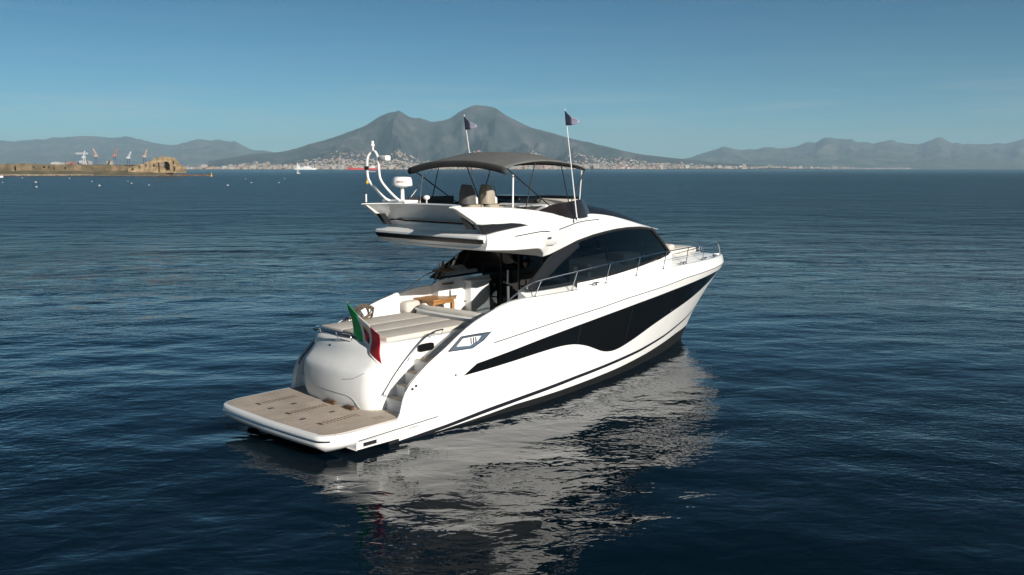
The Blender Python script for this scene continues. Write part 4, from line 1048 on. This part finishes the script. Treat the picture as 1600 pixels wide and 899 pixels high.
# ---- flybridge fittings
def fly_fit():
    # smoked wind deflector round the forward half of the tub
    rows = []
    path = [(7.6,1.93,5.30),(8.1,1.90,5.42),(8.8,1.84,5.47),(9.5,1.72,5.52),(10.1,1.45,5.55),(10.45,1.0,5.57),(10.55,.5,5.58),(10.58,0,5.58)]
    half = [[(x, y, t) for t in (0,)] for x, y, t in path]
    full = [(x, -y, z) for x, y, z in path]+[(x, y, z) for x, y, z in reversed(path[:-1])]
    for x, y, z in full:
        s_ = 1 if y > 0 else -1
        b0 = (x+.22*(x > 8.3), y+s_*.10*(abs(y) > .3), 5.0 if x > 8.3 else 5.14)
        t0 = (x, y, z); rows.append([b0, tuple((a+c)/2 for a, c in zip(b0, t0)), t0, (x-.04, y-s_*.05*(abs(y) > .3), z-.02), (x-.06, y-s_*.07*(abs(y) > .3), 5.0)])
    mb = MB(); mb.grid(rows); mb.build('wind_deflector', M['screen'], yacht, smooth=50)
    # port side and aft dark guard panel seen across the tub
    mb = MB(); mb.box((6.1,1.84,5.3),(7.9,1.92,5.6), bev=.03); mb.build('guard_panel', M['blackm'], yacht)
    # two upholstered seats with pointed high backs
    def seat(x, y, m):
        prof = [(-.2,0),(.24,0),(.20,.35),(.04,.56),(-.10,.58),(-.17,.4)]
        mb = MB(); rings = []
        for t, s_ in ((-.2,.8),(-.15,1),(.13,1),(.19,.8)):
            rings.append([(x+a*s_*.95, y+t, 4.97+.42+b_*s_*.98) for a, b_ in prof])
        mb.loft(rings); b_ = mb.build('flybridge_seat', m, yacht, smooth=50)
        mb = MB(); mb.box((x-.1,y-.25,5.0),(x+.5,y+.25,5.38), bev=.08); mb.build('seat_base', M['seattan'], b_)
        mb = MB(); mb.lathe([(.1,0),(.09,.16),(.05,.2)], (x+.22,y-.1,5.40), 12); mb.build('rolled_towel', M['wflag'], b_)
    seat(7.25, .62, M['seatgrey']); seat(7.85, .42, M['seattan'])
    # helm console and forward lounge
    mb = MB(); mb.box((8.85,.05,5.0),(9.9,1.5,5.60), bev=.10); mb.build('helm_console', M['black'], yacht, smooth=60)
    mb = MB(); mb.box((8.5,-1.2,5.0),(9.6,0.0,5.36), bev=.06); mb.box((8.3,-1.5,5.0),(8.6,.4,5.40), bev=.06); mb.build('lounge_seat', M['gel2'], yacht, smooth=60)
    mb = MB(); mb.box((7.3,-1.4,5.36),(8.3,-.6,5.40), bev=.015); mb.box((7.7,-1.1,4.97),(7.9,-.9,5.36)); mb.build('flybridge_table', M['grey'], yacht)
    mb = MB(); mb.box((9.7,-1.2,5.2),(10.3,.8,5.50), bev=.08); mb.build('forward_sunpad', M['cream'], yacht, smooth=60)
    # radar dome on its pedestal
    c = (5.30,1.2,5.93)
    mb = MB(); mb.lathe([(.02,.0),(.27,.0),(.285,.03),(.28,.10),(.265,.20),(.24,.245),(.12,.262),(.0,.265)], c, 28); rd = mb.build('radar', M['white'], yacht, smooth=50)
    mb = MB(); mb.tube([(5.30,1.2,5.5),(5.30,1.2,5.92)], [.06,.05], 10); mb.lathe([(.12,0),(.2,.03)], (5.3,1.2,5.90), 16); mb.build('pedestal', M['white'], rd)
    mb = MB(); mb.lathe([(.281,0),(.281,.022)], (c[0],c[1],c[2]+.0), 28); mb.build('base_ring', M['grey'], rd)
    mb = MB(); mb.box((5.0,.75,5.47),(5.5,1.75,5.55), bev=.03); mb.build('mast_foot', M['white'], rd)
    # small brown lettering round the dome, too fine to read
    mb = MB()
    for k in range(9):
        q = R(-62+6.4*k); hh = .055 if k % 3 == 0 else .038; e = .0055; u = Vector((-math.sin(q), math.cos(q), 0)); p0 = Vector((c[0]+.2785*math.cos(q), c[1]+.2785*math.sin(q), c[2]+.10))
        p0 = Vector((c[0]-.2785*math.sin(R(20+6.4*k)), c[1]-.2785*math.cos(R(20+6.4*k)), c[2]+.10)); u = Vector((-math.cos(R(20+6.4*k)), math.sin(R(20+6.4*k)), 0)); o_ = Vector((-math.sin(R(20+6.4*k)), -math.cos(R(20+6.4*k)), 0))*e
        mb.add([tuple(p0+o_-u*.011), tuple(p0+o_+u*.011), tuple(p0+o_*.3+u*.011+Vector((0,0,hh))), tuple(p0+o_*.3-u*.011+Vector((0,0,hh)))], [(0,1,2,3)])
    mb.build('lettering', mat('brown_ink', (.30,.13,.07), .6), rd, smooth=0)
    # mast hoop: two bent tubes joined at the top, with lights and aerials
    mb = MB()
    a = bez([(5.10,1.42,5.5),(4.85,1.44,5.62),(4.50,1.46,5.92),(4.33,1.47,6.14),(4.30,1.47,6.45),(4.31,1.45,6.72),(4.36,1.36,6.86)], 26)
    b_ = bez([(5.10,.98,5.5),(4.90,1.0,5.62),(4.58,1.02,5.90),(4.40,1.04,6.14),(4.36,1.05,6.45),(4.36,1.08,6.72),(4.36,1.18,6.86)], 26)
    mb.tube(a, .034, 10); mb.tube(b_, .034, 10); mb.tube([a[-1], (4.36,1.27,6.885), b_[-1]], .034, 10)
    mb.tube([(4.36,1.27,6.88),(4.34,1.27,7.02)], .028, 8); ms = mb.build('mast', M['white'], yacht, smooth=60)
    mb = MB(); mb.lathe([(.0,0),(.045,.0),(.06,.03),(.05,.07),(.03,.08),(.045,.10),(.03,.15),(0,.16)], (4.34,1.27,7.0), 14); mb.build('masthead_light', M['white'], ms)
    mb = MB(); mb.box((4.32,.70,6.62),(4.50,1.02,6.76), bev=.03); mb.build('horn', M['white'], ms)
    mb = MB(); mb.lathe([(.0,0),(.06,.0),(.06,.10),(0,.1)], (4.27,1.46,6.38), 12); mb.build('stern_camera', M['black'], ms)
    mb = MB(); mb.tube([(4.31,1.46,6.55),(4.36,1.06,6.55)], .015, 6); mb.tube([(4.31,1.46,6.33),(4.37,1.06,6.33)], .015, 6); mb.build('cross_bar', M['white'], ms)
    mb = MB(); mb.tube([(4.36,1.62,5.5),(4.36,1.62,5.72)], .022, 8); mb.build('aerial_stub', M['white'], ms)
    mb = MB(); mb.lathe([(.02,0),(.02,.1),(.09,.14),(.1,.19),(.06,.23),(0,.24)], (6.2,1.2,5.42), 14); mb.build('satellite_dome', M['white'], yacht, smooth=60)
fly_fit()

def bimini():
    xa, xf, hw = 6.2, 9.62, 1.93
    def zc(x, y):
        t = (x-xa)/(xf-xa); k = abs(y)/hw
        edge = smooth_lerp([(0,6.42),(.14,6.53),(.5,6.62),(.86,6.52),(1,6.39)], t)
        crown = smooth_lerp([(0,.20),(.15,.24),(.5,.29),(.85,.22),(1,.16)], t)
        return edge+crown*(1-k**2.4)
    rows = []
    for t in frange(0, 1, 34):
        row = []
        for k in frange(-1, 1, 29):
            wv = hw*(1-.05*math.sin(math.pi*t))        # the leech pulls in between the bows
            x = xa+(xf-xa)*t; y = wv*k
            sag = -.035*abs(math.sin(3*math.pi*t))*(1-abs(k)**4)
            row.append((x, y, zc(x, hw*k)+sag))
        rows.append(row)
    mb = MB(); mb.grid(rows); c = mb.build('bimini_top', M['canvas'], yacht, smooth=60, solid=.018)
    # aft pocket valance, rolled over the aft bow
    mb = MB(); rr = []
    for k in frange(-1, 1, 29):
        y = hw*k; z = zc(xa, y); rr.append([(xa-.02, y, z+.01), (xa-.06, y, z-.06), (xa-.03, y, z-.16), (xa+.14, y, z-.15)])
    mb.grid(rr); mb.build('valance', M['canvas_dark'], c, smooth=60, solid=.012)
    for t in (.02, .34, .66, .98):
        x = xa+(xf-xa)*t; pts = [(x, hw*k*.99, zc(x, hw*k)-.04) for k in frange(-1, 1, 21)]
        mb = MB(); mb.tube(pts, .018, 6); mb.build('bow_tube', M['blackm'], c)
    for side in SIDES:
        y = side*1.70; foot_a = (7.75, side*1.86, 5.36); foot_f = (8.55, side*1.80, 5.48)
        def top(t): return (xa+(xf-xa)*t, side*1.90, zc(xa+(xf-xa)*t, hw)-.03)
        for a, b_ in ((top(.02), (8.05, side*1.86, 5.38)), (top(.34), (7.0, side*1.9, 5.36)), (top(.66), (8.95, side*1.8, 5.45)), (top(.98), (9.05, side*1.8, 5.46))):
            mb = MB(); mb.tube([a, b_], .017, 6); mb.build('frame_strut', M['blackm'], c)
        mb = MB(); mb.tube([(6.52, side*1.86, 5.38), (6.6, side*1.80, 6.26)], .022, 8); mb.build('support_pole', M['white'], c)
        mb = MB(); mb.tube([(9.62, side*1.66, 5.52), (9.45, side*1.86, 6.36)], .018, 8); mb.build('support_pole', M['white'], c)
        if side > 0: mb = MB(); mb.tube([top(.3), (6.0, side*1.86, 5.42)], .008, 5); mb.build('strap', M['white'], c)
bimini()

# whip aerials
for side in SIDES:
    mb = MB(); mb.tube([(9.09, side*2.0, 4.98), (9.05, side*2.0, 5.15), (8.5, side*2.0, 8.06)], [.022,.018,.010], 8); an = mb.build('whip_aerial', M['white'], yacht)
    mb = MB(); mb.lathe([(.05,0),(.05,.05),(.025,.09)], (9.09, side*2.0, 4.94), 12); mb.build('aerial_base', M['chrome'], an)

# ------------------------------------------------------------------ things on board (top level, placed in world through the yacht's frame)
def on_board(name, loc, label, cat, group=None, rz=0):
    o = empty(name, YM @ Vector(loc), math.pi/2-PSI+rz); return tag(o, label, cat, group)
# national flag on a raked staff
fl = on_board('ensign_flag', (2.46,-.33,2.14), 'green, white and red crested flag hanging from a raked staff on the yacht stern', 'flag')
mb = MB(); mb.tube([(0,0,-.12),(-.02,.13,.5),(-.06,.30,.98)], [.017,.015,.011], 8); mb.lathe([(.0,0),(.02,.01),(.02,.035),(0,.045)], (-.06,.30,.975), 8); mb.build('flag_staff', M['wooddark'], fl)
def flag_pt(u, v):
    # u along the fly 0..1, v down the hoist 0..1
    top = Vector((-.06,.29,.96)); bot = Vector((-.02,.09,.24)); h = top.lerp(bot, v)
    ft = Vector((-.20,-1.20,.40)); fb = Vector((-.12,-1.08,-.42)); 
    e = ft.lerp(fb, v)
    p = h.lerp(e, u)
    fold = math.sin(u*7.5+v*2.2)*.06*(.3+u)+math.sin(v*6.5+u*3)*.035
    p += Vector((-.55*fold, .15*fold, -.10*math.sin(math.pi*u)*(1-.5*v)+.05*math.sin(5*u+4*v)))
    return p
for nm, m_, u0, u1 in (('green_band','green',0,.335),('white_band','wflag',.335,.665),('red_band','red',.665,1.0)):
    mb = MB(); mb.grid([[flag_pt(u, v)[:] for v in frange(0, 1, 18)] for u in frange(u0, u1, 12)]); mb.build(nm, M[m_], fl, smooth=80, solid=.004)
def crest(nm, m_, u0, u1, v0, v1):
    mb = MB()
    for o in (.006, -.006):
        mb.grid([[ (flag_pt(u, v)+Vector((-o*1.0, 0, 0)))[:] for v in frange(v0, v1, 5)] for u in frange(u0, u1, 5)])
    mb.build(nm, M[m_], fl, smooth=80)
crest('crest_field','navy',.42,.50,.28,.46); crest('crest_field','red',.50,.58,.28,.46); crest('crest_field','red',.42,.50,.46,.66); crest('crest_field','navy',.50,.58,.46,.66)
crest('crest_crown','yellow',.44,.56,.20,.27)
# small burgees near the tips of the two aerials
for side, lab in ((-1, 'small dark blue and pale violet pennant at the top of the nearer, right-hand aerial'), (1, 'small dark pennant at the top of the farther aerial, in front of the volcano')):
    t = on_board('pennant', (8.55, side*2.0, 7.62), lab, 'pennant', 'pennants on the aerials')
    def pp(u, v):
        wv = math.sin(u*6)*.03*u
        return (-.06+.05*v+.17*u-.03*wv, -.34*u+wv, .40-.40*v*(1-.85*u)-.26*u-.05*math.sin(3*u))
    mb = MB(); mb.grid([[pp(u, v) for v in frange(0, 1, 8)] for u in frange(0, .42, 6)]); mb.build('blue_cloth', M['navy'], t, smooth=80, solid=.003)
    mb = MB(); mb.grid([[pp(u, v) for v in frange(0, 1, 8)] for u in frange(.42, 1, 8)]); mb.build('pale_cloth', M['lavender'], t, smooth=80, solid=.003)
# teak cockpit table
t = on_board('cockpit_table', (6.72,1.50,1.88), 'low varnished teak table with a square top standing in the yacht cockpit', 'table')
mb = MB()
for k in range(8): mb.box((-.46,-.48+.12*k,.70),(.46,-.368+.12*k,.745), bev=.006)
mb.build('tabletop', M['wood'], t)
mb = MB(); mb.box((-.40,-.43,.60),(.40,.43,.698)); mb.build('apron', M['wood'], t, smooth=0)
for a in (-.38,.38):
    for b_ in (-.38,.38):
        mb = MB(); mb.box((a-.05,b_-.05,0),(a+.05,b_+.05,.62), bev=.008); mb.build('leg', M['wood'], t)
# high table by the bar, its door-glass reflection built as the upper tiers
t = on_board('table_and_reflection', (7.4,1.86,1.70), 'dark high table beside the white bar, its glass door reflections built as upper tiers', 'stand')
mb = MB(); mb.tube([(0,0,0),(.0,-.05,1.0),(.02,-.02,1.95)], .03, 8); mb.lathe([(.2,0),(.2,.03),(.05,.06)], (0,0,0), 16); mb.build('pole', M['wooddark'], t)
for z, r_ in ((.85,.40),(1.25,.32),(1.65,.34)):
    mb = MB(); mb.lathe([(0,0),(r_,0),(r_+.01,.02),(r_,.04),(0,.04)], (0,-.04,z), 24); sh = mb.build('table_tier', M['wooddark'], t)
    for k in range(3):
        q = 2.1*k+z; mb = MB(); mb.lathe([(0,0),(.035,0),(.035,.12),(.012,.17),(.012,.24),(0,.24)], (r_*.55*math.cos(q), -.04+r_*.55*math.sin(q), z+.04), 10); mb.build('bottle', M['seatgrey'] if k else M['white'], sh)
# coil of mooring rope on the port quarter
t = on_board('rope_coil', (4.15,1.55,2.42), 'coil of brown mooring rope lying beside the sunpad on the far side deck', 'rope')
def coil():
    mb = MB()
    for k in range(7):
        r0 = .27-.015*(k % 3); cx = .05*math.sin(k*2.1); pts = []
        for q in frange(0, 2*math.pi, 30): pts.append((cx+r0*math.cos(q), .05*math.cos(q*2+k)+.035*(k-3), .06+r0*.95*math.sin(q)*.75+.02*math.sin(3*q+k)))
        mb.tube(pts, .02, 6)
    return mb
mb = coil(); mb.build('rope', M['rope'], t, smooth=60)
